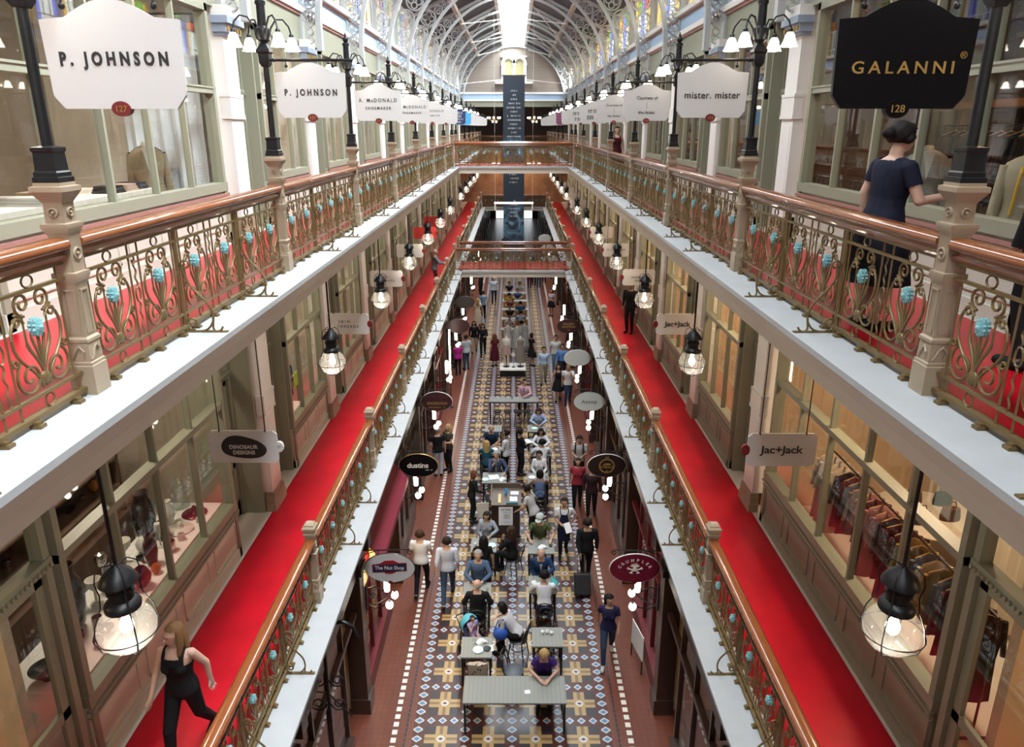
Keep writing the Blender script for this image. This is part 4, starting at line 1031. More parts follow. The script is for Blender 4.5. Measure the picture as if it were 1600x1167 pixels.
        P.append((wr+d*.015+side*.022, pm+side*.025, .017, .016, 'hand')); P.append((wr+d*.015-side*.022, pm-side*.025, .017, .016, 'hand')); P.append((wr, pm, .022, .018, 'hand'))
        cu = nrm*(-1 if nrm.z > 0 else 1)
        if vox < .012:
            for q, (o_, l_) in enumerate(((-.034, .060), (-.012, .072), (.011, .068), (.033, .052))):
                a = pm+side*o_; m_ = a+d*l_*.6+side*o_*.15+cu*.006; t_ = m_+d*l_*.42+cu*.020
                P.append((a, m_, .0088, .0082, 'hand')); P.append((m_, t_, .0082, .0068, 'hand'))
            ts = side*(-1 if (side.dot(V(-s, .2, .2)) < 0) else 1)
            a = wr+d*.022+ts*.026; m_ = a+ts*.026+d*.030+cu*.006; P.append((a, m_, .012, .010, 'hand')); P.append((m_, m_+d*.034+ts*.004+cu*.006, .0095, .0075, 'hand'))
        else:
            P.append((pm, pm+d*.06+cu*.012, .021, .014, 'hand')); P.append((wr+d*.02, wr+d*.06+V(-s*.03, .01, 0), .012, .010, 'hand'))
    ank = []
    for s in (-1, 1):
        hip = V(s*hw, 0, .92+lift) if not lean or sit else V(s*hw, 0, .92)
        if sit:
            kn = V(s*(.10+.02), .42, seat+.092); an = V(s*.11, .38+cross*s*.06, .085); ft = an+V(s*.02, .16, -.045)
        else:
            f = stride*s
            kn = V(s*.092, .05+f*.22, .505-(.02 if f else 0)); an = V(s*.085, f*.40-.02-(.06 if f < 0 else 0), .085+(.05 if f < 0 else 0)); ft = an+V(s*.018, .155, -.045-(.02 if f < 0 else 0))
        P.append((hip, kn, .092, .062, 'thigh')); P.append((kn, an, .060, .040, 'shin')); P.append((an+V(0, -.03, -.035), ft, .042, .036, 'foot'))
        ank.append((kn, an))
    b = MB()
    for i, (A, B, ra, rb, zn) in enumerate(P):
        if i > 1: caps(b, A*k, B*k, ra*k, rb*k)
    b.loft([[up((rx*math.copysign(abs(math.cos(a))**.85, math.cos(a)), oy+ry*math.copysign(abs(math.sin(a))**.85, math.sin(a)), zz))*k for a in [2*PI*i/20 for i in range(20)]] for zz, rx, ry, oy in TR])
    me = b.mesh('tmp', [])
    ob = bpy.data.objects.new('tmp', me); C.objects.link(ob)
    md = ob.modifiers.new('r', 'REMESH'); md.mode = 'VOXEL'; md.voxel_size = vox
    sm = ob.modifiers.new('s', 'SMOOTH'); sm.factor = .5; sm.iterations = 3 if vox > .01 else 5
    dg = bpy.context.evaluated_depsgraph_get(); ev = ob.evaluated_get(dg).to_mesh()
    nv, nf = len(ev.vertices), len(ev.polygons)
    co = np.empty(nv*3); ev.vertices.foreach_get('co', co); co = co.reshape(-1, 3)
    no = np.empty(nv*3); ev.vertices.foreach_get('normal', no); no = no.reshape(-1, 3)
    fv = [tuple(p.vertices) for p in ev.polygons]; fc = np.empty(nf*3); ev.polygons.foreach_get('center', fc); fc = fc.reshape(-1, 3)
    bpy.data.objects.remove(ob)
    best = np.full(nf, 9.); zone = np.zeros(nf, int); tt = np.zeros(nf); names = []
    for i, (A, B, ra, rb, zn) in enumerate(P):
        a, bb = np.array(A*k), np.array(B*k); d = bb-a; L2_ = max(d @ d, 1e-9); t = np.clip((fc-a) @ d/L2_, 0, 1)
        ds = np.linalg.norm(fc-a-t[:, None]*d, axis=1)-(ra+(rb-ra)*t)*k
        w_ = ds < best; best[w_] = ds[w_]; zone[w_] = i; tt[w_] = t[w_]
    zn = np.array([p[4] for p in P])[zone]
    root = thing(name, label, 'person', (x, y, z), math.radians(face), group)
    root['group'] = group
    mb = MB(); mb.v = [tuple(p) for p in co]; mb.f = [list(f) for f in fv]; mb.m = [0]*nf
    mb.build('body', cm(SKIN[skin], .5), root, smooth=80)
    def shell(nm, mask, off, mat):
        if not mask.any(): return None
        idx = np.where(mask)[0]; used = {}; m = MB(); acc = 0
        for i in idx:
            f = []
            for q in fv[i]:
                if q not in used:
                    used[q] = len(m.v); m.v.append(tuple(co[q]+no[q]*off))
                f.append(used[q])
            m.f.append(f); m.m.append(0)
        return m.build(nm, mat, root, smooth=80)
    ca_, sa_ = math.cos(math.radians(lean)), math.sin(math.radians(lean))
    yy_, zz_ = fc[:, 1]/k, fc[:, 2]/k-lift-.95
    z0 = .95+zz_*ca_+yy_*sa_                                        # height along the unleaned trunk
    tors = (zn == 'torso') | ((zn == 'pelvis') & ((z0 > .99) if tuck else (z0 > .88)))
    if not sit: tors = ((zn == 'torso') | (zn == 'pelvis') | (zn == 'thigh')) & (z0 > (.985 if tuck else .875))
    neckl = ~((zn == 'torso') & (z0 > 1.425) & (np.abs(fc[:, 0]/k) < .085))
    arm = np.zeros(nf, bool)
    if sleeve == 'short': arm = (zn == 'uarm') & (tt < .55)
    elif sleeve == 'long': arm = (zn == 'uarm') | ((zn == 'farm') & (tt < .93))
    elif sleeve == 'rolled': arm = (zn == 'uarm') | ((zn == 'farm') & (tt < .35))
    elif sleeve == 'none': neckl &= ~((zn == 'torso') & (np.abs(fc[:, 0]/k) > sw*.72) & (z0 > 1.30)) & ~((z0 > 1.37) & (np.abs(fc[:, 0]/k) < .075))
    shell('dress_top' if legs == 'dress' else 'top', (tors & neckl) | arm, .013*k, cm(top))
    lg = (zn == 'pelvis') | (zn == 'thigh') | ((zn == 'shin') & (tt < .97))
    if legs == 'trousers': shell('trousers', lg, .010*k, cm(bot))
    elif legs == 'shorts': shell('shorts', (zn == 'pelvis') | ((zn == 'thigh') & (tt < .75)), .010*k, cm(bot))
    else:
        shell('underskirt', (zn == 'pelvis') | ((zn == 'thigh') & (tt < .5)), .008*k, cm(bot))
        if not sit:
            rings = []
            for q in range(9):
                u = q/8; zz = 1.04+(hem-1.04)*u
                rx, ry = .135+.075*min(1, u*2.2)+(.05*u), .115+.045*min(1, u*2.2)+.06*u
                rings.append([((rx+.014*u*math.cos(8*a))*math.cos(a)*k, (ry+.014*u*math.cos(8*a))*math.sin(a)*k+.02*u*k, zz*k) for a in [2*PI*i/28 for i in range(28)]])
            MB().loft(rings, cap=False).build('skirt', cm(bot), root, smooth=60)
    shell('shoes', (zn == 'foot'), .006*k, cm(shoe, .65))
    # hair
    c0 = np.array(hd((0, -.005, .13))*k); Ri = np.array(Rh.inverted()); pl = (fc-c0) @ Ri.T/k
    hm = cm(HAIR[hair] if isinstance(hair, str) else hair, .62)
    ish = (zn == 'head')
    if style == 'bald': msk = ish & (pl[:, 1] < .02) & (pl[:, 2] < .03) & (pl[:, 2] > -.05) & (np.abs(pl[:, 0]) > .0)
    else: msk = ish & ((pl[:, 2] > .055-.0*pl[:, 1]) & (pl[:, 1] < .085) | (pl[:, 1] < .012) & (pl[:, 2] > -.055) | (pl[:, 2] > .085))
    hs = shell('hair', msk, (.016 if style != 'bald' else .006)*k, hm)
    hx = MB()
    HT = Matrix.Translation(hd((0, 0, .13))*k) @ Rh.to_4x4()
    def lock(pts, r):
        rings = []
        for (px, py, pz), (rx, ry) in zip(pts, r):
            rings.append([HT @ Vector(((px+rx*math.cos(a))*k, (py+ry*math.sin(a))*k, pz*k)) for a in [2*PI*i/14 for i in range(14)]])
        hx.loft(rings)
    if style == 'long':
        lock([(0, -.03, .07), (0, -.055, .0), (0, -.075, -.10), (0, -.09, -.22), (0, -.095, -.34), (0, -.09, -.42)], [(.06, .06), (.105, .075), (.11, .06), (.11, .05), (.095, .04), (.05, .02)])
        for s in (-1, 1): lock([(s*.082, -.005, .05), (s*.100, -.005, -.03), (s*.106, .0, -.12), (s*.10, .02, -.24)], [(.022, .035), (.022, .042), (.026, .04), (.016, .02)])
    elif style == 'bob':
        lock([(0, -.02, .08), (0, -.03, .0), (0, -.035, -.09), (0, -.03, -.14)], [(.07, .07), (.112, .09), (.115, .085), (.095, .06)])
    elif style == 'bun':
        hx.ball((0, 0, 0), (.052*k, .048*k, .048*k), 12, 8, T=HT @ Matrix.Translation((0, -.125*k, .0)))
    elif style == 'pony':
        lock([(0, -.09, .06), (0, -.13, .03), (0, -.14, -.08), (0, -.13, -.20), (0, -.125, -.27)], [(.03, .03), (.042, .035), (.04, .032), (.03, .025), (.01, .01)])
    elif style == 'cap':
        cp = MB(); cp.ball((0, 0, 0), (.108*k, .122*k, .09*k), 16, 8, T=HT @ Matrix.Translation((0, -.008*k, .045*k)))
        cp.prism([(k*.085*math.cos(a), k*(.10+.10*math.sin(a))) for a in [PI*i/10 for i in range(11)]], .035*k, .047*k, 'z', T=HT)
        cp.build('cap', cm((.50, .53, .52)), root, smooth=50)
    if hx.v: hx.build('long_hair' if style != 'bun' else 'hair_bun', hm, root, smooth=60)
    for s in (-1, 1):
        e = MB().ball((0, 0, 0), (.013*k, .007*k, .008*k), 8, 6, T=HT @ Matrix.Translation((s*.033*k, .092*k, .0))); e.build('eye', m_eye, root, smooth=60)
    MB().ball((0, 0, 0), (.022*k, .008*k, .007*k), 8, 6, T=HT @ Matrix.Translation((0, .094*k, -.068*k))).build('mouth', m_lip, root, smooth=60)
    root.scale = (wide, wide, 1)
    if extra: extra(root, k, J, up, HT)
    return root
def apron(col, z0=.55, z1=1.33):
    def f(root, k, J, up, HT):
        b = MB(); rings = []
        for zz, rx, yf in ((z1, .10, .150), (1.12, .15, .150), (.98, .19, .150), (z0, .20, .175)):
            pts = [(rx*math.sin(a), yf+.02-.10*(1-math.cos(a))) for a in [(-1+2*i/8)*1.0 for i in range(9)]]
            rings.append([tuple(up((p[0], p[1], zz))*k) for p in pts]+[tuple(up((p[0], p[1]-.008, zz))*k) for p in reversed(pts)])
        b.loft(rings)
        for s in (-1, 1): b.tube([tuple(up(p)*k) for p in ((s*.09, .145, z1), (s*.11, .09, 1.42), (s*.10, -.02, 1.475), (s*.05, -.11, 1.40))], .014, 5)
        b.build('apron', cm(col), root, smooth=50)
    return f
def tie(col):
    def f(root, k, J, up, HT):
        b = MB().prism([(-.02, 1.42), (.02, 1.42), (.035, 1.10), (0, 1.05), (-.035, 1.10)], .125, .135, 'y'); b.v = [tuple(up(p)*k) for p in b.v]; b.build('tie', cm(col), root)
    return f
def lapels(col):
    def f(root, k, J, up, HT):
        b = MB().prism([(-.035, 1.41), (.035, 1.41), (.0, 1.10)], .128, .140, 'y'); b.v = [tuple(up(p)*k) for p in b.v]; b.build('shirt_front', cm(col), root)
    return f
F, B = 180, 0                                   # facing the camera, facing away
G1, G2 = 'visitors standing or walking on the ground floor', 'guests seated at the cafe tables'
N = .009; MID = .012; FAR = .017
# --- the two women near the viewpoint, a man on each gallery
person('woman in a dark navy dress with hair in a bun, at the upper right railing', 3.20, 6.10, Z2+.006, -80, 'stand', 1.75, 'p', (.010, .013, .030), (.008, .009, .016), 'short', 'black', 'bun', 'dress', arms=('down', 'out'), hem=.42, vox=.0075, fem=True, tilt=10, turn=6, lean=4, wide=1.1, group='people on the upper gallery')
person('person in black at the right edge of the upper gallery', 3.83, 4.97, Z2+.006, 10, 'stand', 1.74, 'm', BLK, BLK, 'long', 'dark', arms=('down', 'down'), vox=.012, group='people on the upper gallery')
person('long-haired woman in a sleeveless black top on the lower left gallery', -3.53, 6.15, Z1+.006, 176, 'stand', 1.68, 'p', BLK, BLK, 'none', 'lightbrown', 'long', stride=.7, arms=('swingb', 'swingf'), vox=.0075, fem=True, turn=-30, tilt=-2, group='people on the lower gallery')
person('balding man in a grey pullover leaning on the lower left gallery rail', -3.34, 29.4, Z1+.006, -80, 'stand', 1.72, 'm', (.11, .12, .125), (.07, .012, .025), 'long', 'grey', 'bald', arms=('rail', 'rail'), lean=6, vox=.014, group='people on the lower gallery')
person('slim figure in a dark red dress beside the upper right shopfronts', 3.62, 25.6, Z2+.006, 180, 'stand', 1.72, 'f', (.07, .012, .02), (.07, .012, .02), 'none', 'dark', 'short', 'dress', hem=.2, vox=FAR, fem=True, group='people on the upper gallery')
person('dark figure standing inside the shadow of the lower right gallery by the third pendant', 3.9, 22.8, Z1+.006, 150, 'stand', 1.74, 'm', BLK, BLK, 'long', 'dark', vox=FAR, group='people on the lower gallery')
# --- ground floor, walking or standing
person('man in a white T-shirt and black trousers walking away along the left tiled border', -2.29, 15.25, 0, -4, 'walk', 1.80, 'f', (.76, .76, .80), BLK, 'short', 'brown', stride=.55, arms=('down', 'swingf'), vox=N, group=G1)
person('man in a pale blue shirt and jeans walking beside the man in the white T-shirt', -1.60, 14.95, 0, 2, 'walk', 1.80, 'f', (.52, .57, .72), JEAN, 'rolled', 'dark', stride=.8, arms=('swingb', 'down'), vox=N, group=G1)
person('grey-haired man in a black T-shirt near the black oval sign', -2.52, 21.5, 0, 12, 'stand', 1.78, 'f', BLK, (.45, .50, .60), 'short', 'grey', arms=('down', 'down'), vox=MID, group=G1)
person('woman with long blonde hair in black jeans standing with the man in the black T-shirt', -2.20, 21.85, 0, 140, 'stand', 1.72, 'f', (.05, .045, .03), BLK, 'short', 'blonde', 'long', arms=('fold', 'down'), vox=MID, fem=True, group=G1)
person('person in a bright pink top by the left shopfronts', -2.62, 31.6, 0, 20, 'stand', 1.66, 'm', (.45, .02, .25), BLK, 'short', 'dark', 'short', vox=FAR, fem=True, arms=('fold', 'phone'), group=G1)
person('man in a pale grey shirt and blue jeans beside the person in pink', -2.28, 32.4, 0, 30, 'stand', 1.76, 'm', (.42, .46, .52), JEAN, 'short', 'dark', vox=FAR, group=G1)
person('woman in a black jacket and beige trousers walking along the left aisle', -2.05, 35.1, 0, F, 'walk', 1.72, 'm', BLK, (.42, .33, .24), 'long', 'dark', 'long', stride=.4, vox=FAR, fem=True, group=G1)
person('woman all in black with a handbag walking beside the woman in beige trousers', -1.57, 34.6, 0, F, 'walk', 1.72, 'm', BLK, BLK, 'long', 'dark', 'long', stride=.5, vox=FAR, fem=True, arms=('phone', 'down'), group=G1)
person('blonde woman in a cream dress walking away under the lower bridge', -2.12, 40.3, 0, 0, 'walk', 1.70, 'f', (.74, .70, .55), (.70, .64, .52), 'short', 'blonde', 'long', 'dress', hem=.15, stride=.4, vox=FAR, fem=True, group=G1)
person('man in a denim blue shirt beside the blonde woman in cream', -1.88, 41.9, 0, 0, 'walk', 1.78, 'f', (.16, .26, .38), BLK, 'short', 'dark', stride=.4, vox=FAR, group=G1)
person('balding man in a pale shirt and navy trousers walking near the lower bridge', -1.32, 46.0, 0, F, 'walk', 1.80, 'f', (.55, .60, .70), (.02, .03, .06), 'long', 'grey', 'bald', stride=.35, vox=FAR, group=G1)
person('person in black at the left shopfronts deep under the bridge', -2.25, 47.5, 0, 60, 'stand', 1.8, 'm', BLK, BLK, 'long', 'dark', arms=('down', 'phone'), vox=FAR, group=G1)
person('man in pale blue shirt and khaki trousers right of the dress display', 1.38, 30.4, 0, F, 'walk', 1.80, 'm', (.42, .55, .78), (.30, .27, .20), 'long', 'black', stride=.4, vox=FAR, tuck=True, group=G1)
person('man in a white shirt and blue jeans behind the man in bright blue', 2.02, 32.2, 0, F, 'walk', 1.82, 'm', (.66, .66, .68), (.08, .16, .28), 'short', 'dark', stride=.4, vox=FAR, group=G1)
person('man in a bright blue shirt and dark trousers in the right aisle', 2.26, 30.9, 0, F, 'walk', 1.78, 'm', (.12, .27, .62), NAVY, 'long', 'black', stride=.4, vox=FAR, tuck=True, group=G1)
person('long-haired woman in a short black dress, right aisle', 1.92, 28.3, 0, F, 'walk', 1.70, 'm', BLK, BLK, 'none', 'black', 'long', 'dress', hem=.52, stride=.35, vox=FAR, fem=True, group=G1)
person('man in a white T-shirt raising a hand, right aisle', 2.32, 28.0, 0, F, 'walk', 1.80, 'm', (.70, .68, .70), (.03, .05, .12), 'short', 'lightbrown', stride=.35, arms=('chin', 'down'), vox=FAR, group=G1)
person('young man in a pale grey T-shirt with backpack straps looking at his phone', 2.16, 20.9, 0, 172, 'stand', 1.76, 'm', (.46, .44, .42), BLK, 'short', 'black', arms=('phone', 'phone'), tilt=18, vox=MID, group=G1,
       extra=lambda root, k, J, up, HT: [MB().tube([tuple(up(p)*k) for p in ((s*.11, -.10, 1.20), (s*.12, -.07, 1.44), (s*.12, .06, 1.46), (s*.12, .135, 1.33), (s*.14, .12, 1.10), (s*.17, .0, 1.05))], .024, 6).build('backpack_strap', cm(NAVY), root, smooth=50) for s in (-1, 1)])
person('person in a red floral top walking in the right aisle', 1.98, 19.4, 0, 175, 'walk', 1.70, 'm', (.30, .03, .05), BLK, 'short', 'dark', 'bob', stride=.3, vox=MID, fem=True, group=G1)
person('person in a black jacket over a floral shirt following in the right aisle', 2.36, 18.85, 0, 170, 'walk', 1.74, 'm', (.035, .015, .02), BLK, 'long', 'black', stride=.3, vox=MID, group=G1)
person('waiter in a dark apron carrying a folded grey menu', 1.39, 16.9, 0, F, 'walk', 1.76, 'm', (.68, .68, .70), BLK, 'short', 'dark', stride=.3, arms=('hip', 'phone'), vox=MID, extra=apron(NAVY), group=G1)
person('man in a dark suit walking away and pulling a black suitcase', 1.90, 15.75, 0, 4, 'walk', 1.84, 'm', BLK, BLK, 'long', 'dark', stride=.4, arms=('pull', 'down'), vox=N, group=G1)
person('woman in a navy T-shirt and jeans walking towards the camera and looking aside', 2.10, 12.9, 0, 172, 'walk', 1.68, 'm', (.020, .018, .065), JEAN, 'short', 'black', 'pony', stride=.75, arms=('swingf', 'swingb'), turn=42, shoe=(.55, .55, .55), vox=N, fem=True, group=G1)
person('woman in a pale pink top and dark skirt by the right shopfronts', 2.35, 42.6, 0, 150, 'stand', 1.7, 'f', (.56, .44, .48), BLK, 'short', 'brown', 'bob', 'dress', hem=.6, vox=FAR, fem=True, group=G1)
person('waitress in a grey T-shirt and black apron leaning over the dark order counter', .60, 17.62, 0, 62, 'stand', 1.72, 'm', (.56, .55, .56), BLK, 'short', 'black', 'bun', arms=('reach', 'side'), lean=24, tilt=20, vox=MID, fem=True, extra=apron(BLK), group=G1)
person('waiter in a white shirt and long black apron taking an order at the left tables', -.22, 21.3, 0, 72, 'stand', 1.76, 'm', (.70, .70, .72), BLK, 'rolled', 'black', arms=('phone', 'phone'), vox=MID, extra=apron(BLK, .45), group=G1)
person('woman all in black holding a white menu card beside the right tables', .24, 21.55, 0, -62, 'stand', 1.70, 'm', BLK, BLK, 'long', 'black', 'pony', arms=('phone', 'phone'), vox=MID, fem=True, group=G1)
person('woman in a dark red dress standing just left of the dress display', -.92, 32.9, 0, 30, 'stand', 1.66, 'm', (.10, .008, .02), (.08, .008, .02), 'short', 'auburn', 'long', 'dress', hem=.35, vox=FAR, fem=True, group=G1)
person('woman in black standing just right of the dress display', .90, 33.0, 0, -60, 'stand', 1.68, 'm', BLK, BLK, 'short', 'dark', 'bob', 'dress', hem=.5, vox=FAR, fem=True, group=G1)
for i, (x, y, tp, bt, d) in enumerate(((1.15, 50.5, (.45, .40, .30), (.10, .01, .03), 'pale top and wine trousers'), (1.5, 51.5, NAVY, BLK, 'navy jacket'), (1.85, 50.8, NAVY, JEAN, 'navy top and jeans'), (2.3, 52.5, (.06, .02, .05), BLK, 'plum top'), (-1.35, 58, (.30, .36, .48), NAVY, 'grey blue shirt'), (1.6, 59, (.30, .32, .45), JEAN, 'pale lilac shirt'), (-1.0, 63, (.5, .28, .05), BLK, 'mustard top'), (1.9, 64, (.35, .2, .12), BLK, 'tan jacket'))):
    person('distant figure in a %s beyond the lower bridge' % d, x, y, 0, 180 if i % 2 else 0, 'stand', 1.74, 'm', tp, bt, 'long', ('dark', 'black', 'brown')[i % 3], vox=.022, group=G1)
# ---------------------------------------------------------------- cafe furniture and seated guests
m_plank = stripes('grey planks', (.20, .205, .19), (.11, .11, .10), 0, .085, .06, .6)
m_slate = M('dark slate seat', (.06, .07, .085), .5); m_bent = M('black bentwood', (.014, .012, .012), .35)
m_mar = M('light bench top', (.30, .33, .33), .4)
def table_mesh(w, d, h): 
    top = MB().box(-w/2, w/2, -d/2, d/2, h-.035, h).mesh('tabletop', m_plank)
    leg = MB().box(-.02, .02, -.02, .02, 0, h-.035).mesh('leg', m_black)
    ap = MB().box(-w/2+.03, w/2-.03, -d/2+.03, -d/2+.05, h-.068, h-.035).box(-w/2+.03, w/2-.03, d/2-.05, d/2-.03, h-.068, h-.035).box(-w/2+.03, -w/2+.05, -d/2+.05, d/2-.05, h-.068, h-.035).box(w/2-.05, w/2-.03, -d/2+.05, d/2-.05, h-.068, h-.035).mesh('apron_rail', m_black)
    return top, leg, ap
TB = {}
def table(label, x, y, w=.66, d=.66, h=.75, group='cafe tables'):
    k = (w, d, h)
    if k not in TB: TB[k] = table_mesh(w, d, h)
    t = thing('cafe_table', label, 'table', (x, y, 0), 0, group)
    put(TB[k][0], 'tabletop', t); put(TB[k][2], 'apron_rail', t)
    for sx in (-1, 1):
        for sy in (-1, 1): put(TB[k][1], 'leg', t, (sx*(w/2-.04), sy*(d/2-.04), 0))
    return t
def chair_parts(seatmat):
    seat = MB().lathe([(.17, .445), (.205, .45), (.21, .465), (.20, .475), (.0, .478)], 24)
    legs = []
    for sx, sy in ((-1, 1), (1, 1), (-1, -1), (1, -1)):
        legs.append(MB().tube([(sx*.13, sy*.13, .45), (sx*.155, sy*.155, .22), (sx*.18, sy*.19, 0)], [.017, .015, .013], 8).mesh('leg', m_bent, 50))
    ring = MB().tube([(.165*math.cos(a), .165*math.sin(a), .24) for a in [2*PI*i/18 for i in range(18)]], .010, 6, closed=True)
    back = MB().tube([(-.165, -.14, .46), (-.185, -.19, .62), (-.18, -.225, .78), (-.11, -.25, .87), (0, -.255, .90), (.11, -.25, .87), (.18, -.225, .78), (.185, -.19, .62), (.165, -.14, .46)], .015, 8)
    back.tube([(-.09, -.17, .47), (-.105, -.20, .62), (-.07, -.23, .75), (0, -.24, .79), (.07, -.23, .75), (.105, -.20, .62), (.09, -.17, .47)], .010, 6)
    return [('seat', seat.mesh('seat', seatmat, 50)), ('leg', legs[0]), ('leg', legs[1]), ('leg', legs[2]), ('leg', legs[3]), ('ring_stretcher', ring.mesh('ring_stretcher', m_bent, 60)), ('backrest', back.mesh('backrest', m_bent, 60))]
CH = chair_parts(m_bent); CH2 = chair_parts(m_slate)
chair0 = None
def chair(label, x, y, face, kind=0, group='bentwood cafe chairs'):
    t = thing('cafe_chair', label, 'chair', (x, y, 0), math.radians(face), group)
    for nm, me in (CH2 if kind else CH): put(me, nm, t)
    return t
def seated(label, x, y, face, clabel, **kw):
    if kw.get('lean', 0) > 12 or kw.get('H', 1.72) > 1.75: kw.setdefault('seat', .49)
    """a guest and the chair under the guest"""
    a = math.radians(face)
    chair(clabel, x+.03*math.sin(a), y-.03*math.cos(a), face)
    return person(label, x, y, 0, face, 'sit', kw.pop('H', 1.72), group=G2, **kw)
def chl(who): return 'black bentwood chair under the '+who
table('long plank table nearest the camera with the curly blond guest at it', .05, 11.22, 2.0, .70, .76)
table('square grey plank table with a spotted coat on the chair before it', -.75, 12.40, .66, .62)
table('bare grey plank table with white cups, right of the stroller', .76, 12.72, .66, .60)
table('grey plank table between the man in blue denim and the bald man in black', -.84, 14.27, .66, .70)
table('grey plank table between the man in the blue suit and the man in white', .72, 14.55, .66, .68)
table('grey plank table with a crumpled napkin before the man in the cap', .74, 16.15, .70, .64)
table('grey plank table with a green salad plate, left of the order counter', -.76, 16.22, .68, .66)
table('grey plank table covered with papers before the man in the grey blue shirt', -.58, 19.95, .76, .70)
table('grey plank table with a bottle and papers, at the order taking waiter', -.78, 21.95, .72, .60)
table('grey plank table between the two women in white and pale blue', .80, 19.92, .64, .68)
table('grey plank table with green salad, between the two white shirts', .95, 21.78, .70, .62)
table('grey plank table in front of the woman in the pale blue blouse', .86, 23.75, .68, .60)
table('empty grey plank table with a glass, left of the woman in pale blue', -.72, 23.75, .62, .60)
table('long high grey table with black legs across the middle of the aisle', .02, 26.1, 1.95, .50, .95)
seated('person with curly blond hair in a purple top leaning both arms on the front table', .64, 11.88, 180, chl('curly blond guest in purple'), skin='f', top=(.045, .015, .13), bot=BLK, sleeve='short', hair='blonde', style='bob', arms=('table', 'table'), lean=24, tilt=30, vox=N, fem=True, H=1.68)
seated('grey-haired man in a blue denim shirt with folded hands, facing the camera', -.84, 14.95, 180, chl('man in blue denim'), skin='f', top=(.075, .12, .22), bot=BLK, sleeve='long', hair='grey', style='short', arms=('table', 'table'), lean=6, vox=N, H=1.78)
seated('bald man in a black shirt sitting with his back to the camera', -.80, 13.68, 0, chl('bald man in black'), skin='f', top=BLK, bot=BLK, sleeve='rolled', hair='white', style='bald', arms=('side', 'side'), lean=4, vox=N, H=1.80)
seated('woman in a white T-shirt with a blue bag bending towards the stroller', .10, 13.02, 70, chl('bending woman in white by the stroller'), skin='f', top=(.62, .60, .62), bot=BLK, sleeve='short', hair='black', style='bob', arms=('floor', 'table'), lean=38, tilt=25, vox=N, fem=True, H=1.68)
seated('bald man in a blue suit leaning over the table, facing the camera', .70, 15.25, 180, chl('man in the blue suit'), skin='f', top=(.018, .05, .13), bot=(.015, .03, .07), sleeve='long', hair='grey', style='bald', arms=('table', 'lap'), lean=22, tilt=25, vox=N, extra=lapels((.6, .6, .65)), H=1.78)
seated('man in a white shirt and navy trousers working with his back to the camera', .74, 13.92, 0, chl('man in white at the tablet'), skin='m', top=(.74, .75, .80), bot=(.012, .016, .05), sleeve='long', hair='black', arms=('table', 'table'), lean=16, tilt=15, vox=N, tuck=True, H=1.80)
seated('man in an olive green T-shirt and pale cap leaning on his table', .74, 16.78, 180, chl('man in the pale cap'), skin='f', top=(.085, .11, .045), bot=KHAKI, sleeve='short', hair='brown', style='cap', arms=('tablew', 'tablew'), lean=14, tilt=20, turn=-20, vox=N, H=1.78)
seated('dark-haired woman in a pale grey pullover facing the camera', -.70, 16.92, 180, chl('woman in the grey pullover'), skin='m', top=(.30, .34, .40), bot=BLK, sleeve='long', hair='dark', style='bob', arms=('table', 'lap'), lean=8, tilt=10, turn=-14, vox=N, fem=True, H=1.66)
seated('woman with long black hair in a black top sitting with her back to the camera', -.74, 15.60, 0, chl('long-haired woman in black'), skin='m', top=BLK, bot=BLK, sleeve='short', hair='black', style='long', arms=('table', 'down'), lean=6, vox=N, fem=True, H=1.66)
seated('woman with long brown hair in black sitting sideways with a raised hand', .0, 16.05, 62, chl('brown-haired woman in black'), skin='d', top=BLK, bot=BLK, sleeve='long', hair='brown', style='long', arms=('chin', 'lap'), lean=6, vox=N, fem=True, H=1.70)
seated('man in a grey blue shirt eating at the paper-covered table', -.54, 20.55, 180, chl('man in the grey blue shirt'), skin='f', top=(.060, .075, .145), bot=BLK, sleeve='long', hair='grey', arms=('tablew', 'chin'), lean=12, tilt=15, vox=MID, extra=tie((.30, .28, .12)), H=1.78)
seated('woman with a long golden ponytail in a teal top, back to the camera', -.88, 21.28, 0, chl('golden-haired woman in teal'), skin='f', top=(.012, .10, .14), bot=NAVY, sleeve='short', hair='blonde', style='long', arms=('table', 'table'), lean=6, vox=MID, fem=True, H=1.68)
seated('grey-haired man in a navy polo shirt reading a menu', -.76, 22.62, 180, chl('man in the navy polo shirt'), skin='m', top=(.014, .03, .06), bot=BLK, sleeve='short', hair='grey', style='bald', arms=('table', 'table'), lean=12, tilt=25, vox=MID, H=1.76)
seated('dark-haired woman in a loose white blouse facing the camera', .84, 20.55, 180, chl('woman in the white blouse'), skin='m', top=(.76, .77, .80), bot=(.03, .06, .10), sleeve='long', hair='black', style='bun', arms=('lap', 'lap'), lean=2, tilt=8, vox=MID, fem=True, H=1.72)
seated('black-haired woman in a pale blue sleeveless top, back to the camera', .82, 19.20, 0, chl('black-haired woman in pale blue'), skin='m', top=(.16, .25, .45), bot=(.05, .07, .12), sleeve='none', hair='black', style='bob', arms=('table', 'table'), lean=4, vox=MID, fem=True, H=1.70)
seated('man in a white shirt leaning over salad, back to the camera', .96, 21.20, 0, chl('man in the white shirt at the salad'), skin='m', top=(.74, .76, .82), bot=BLK, sleeve='long', hair='black', arms=('tablew', 'table'), lean=18, vox=MID, H=1.78)
seated('long-haired woman in a white blouse eating, facing the camera', .96, 22.46, 180, chl('long-haired woman in white'), skin='m', top=(.72, .73, .78), bot=NAVY, sleeve='long', hair='black', style='long', arms=('table', 'table'), lean=10, tilt=15, vox=MID, fem=True, H=1.68)
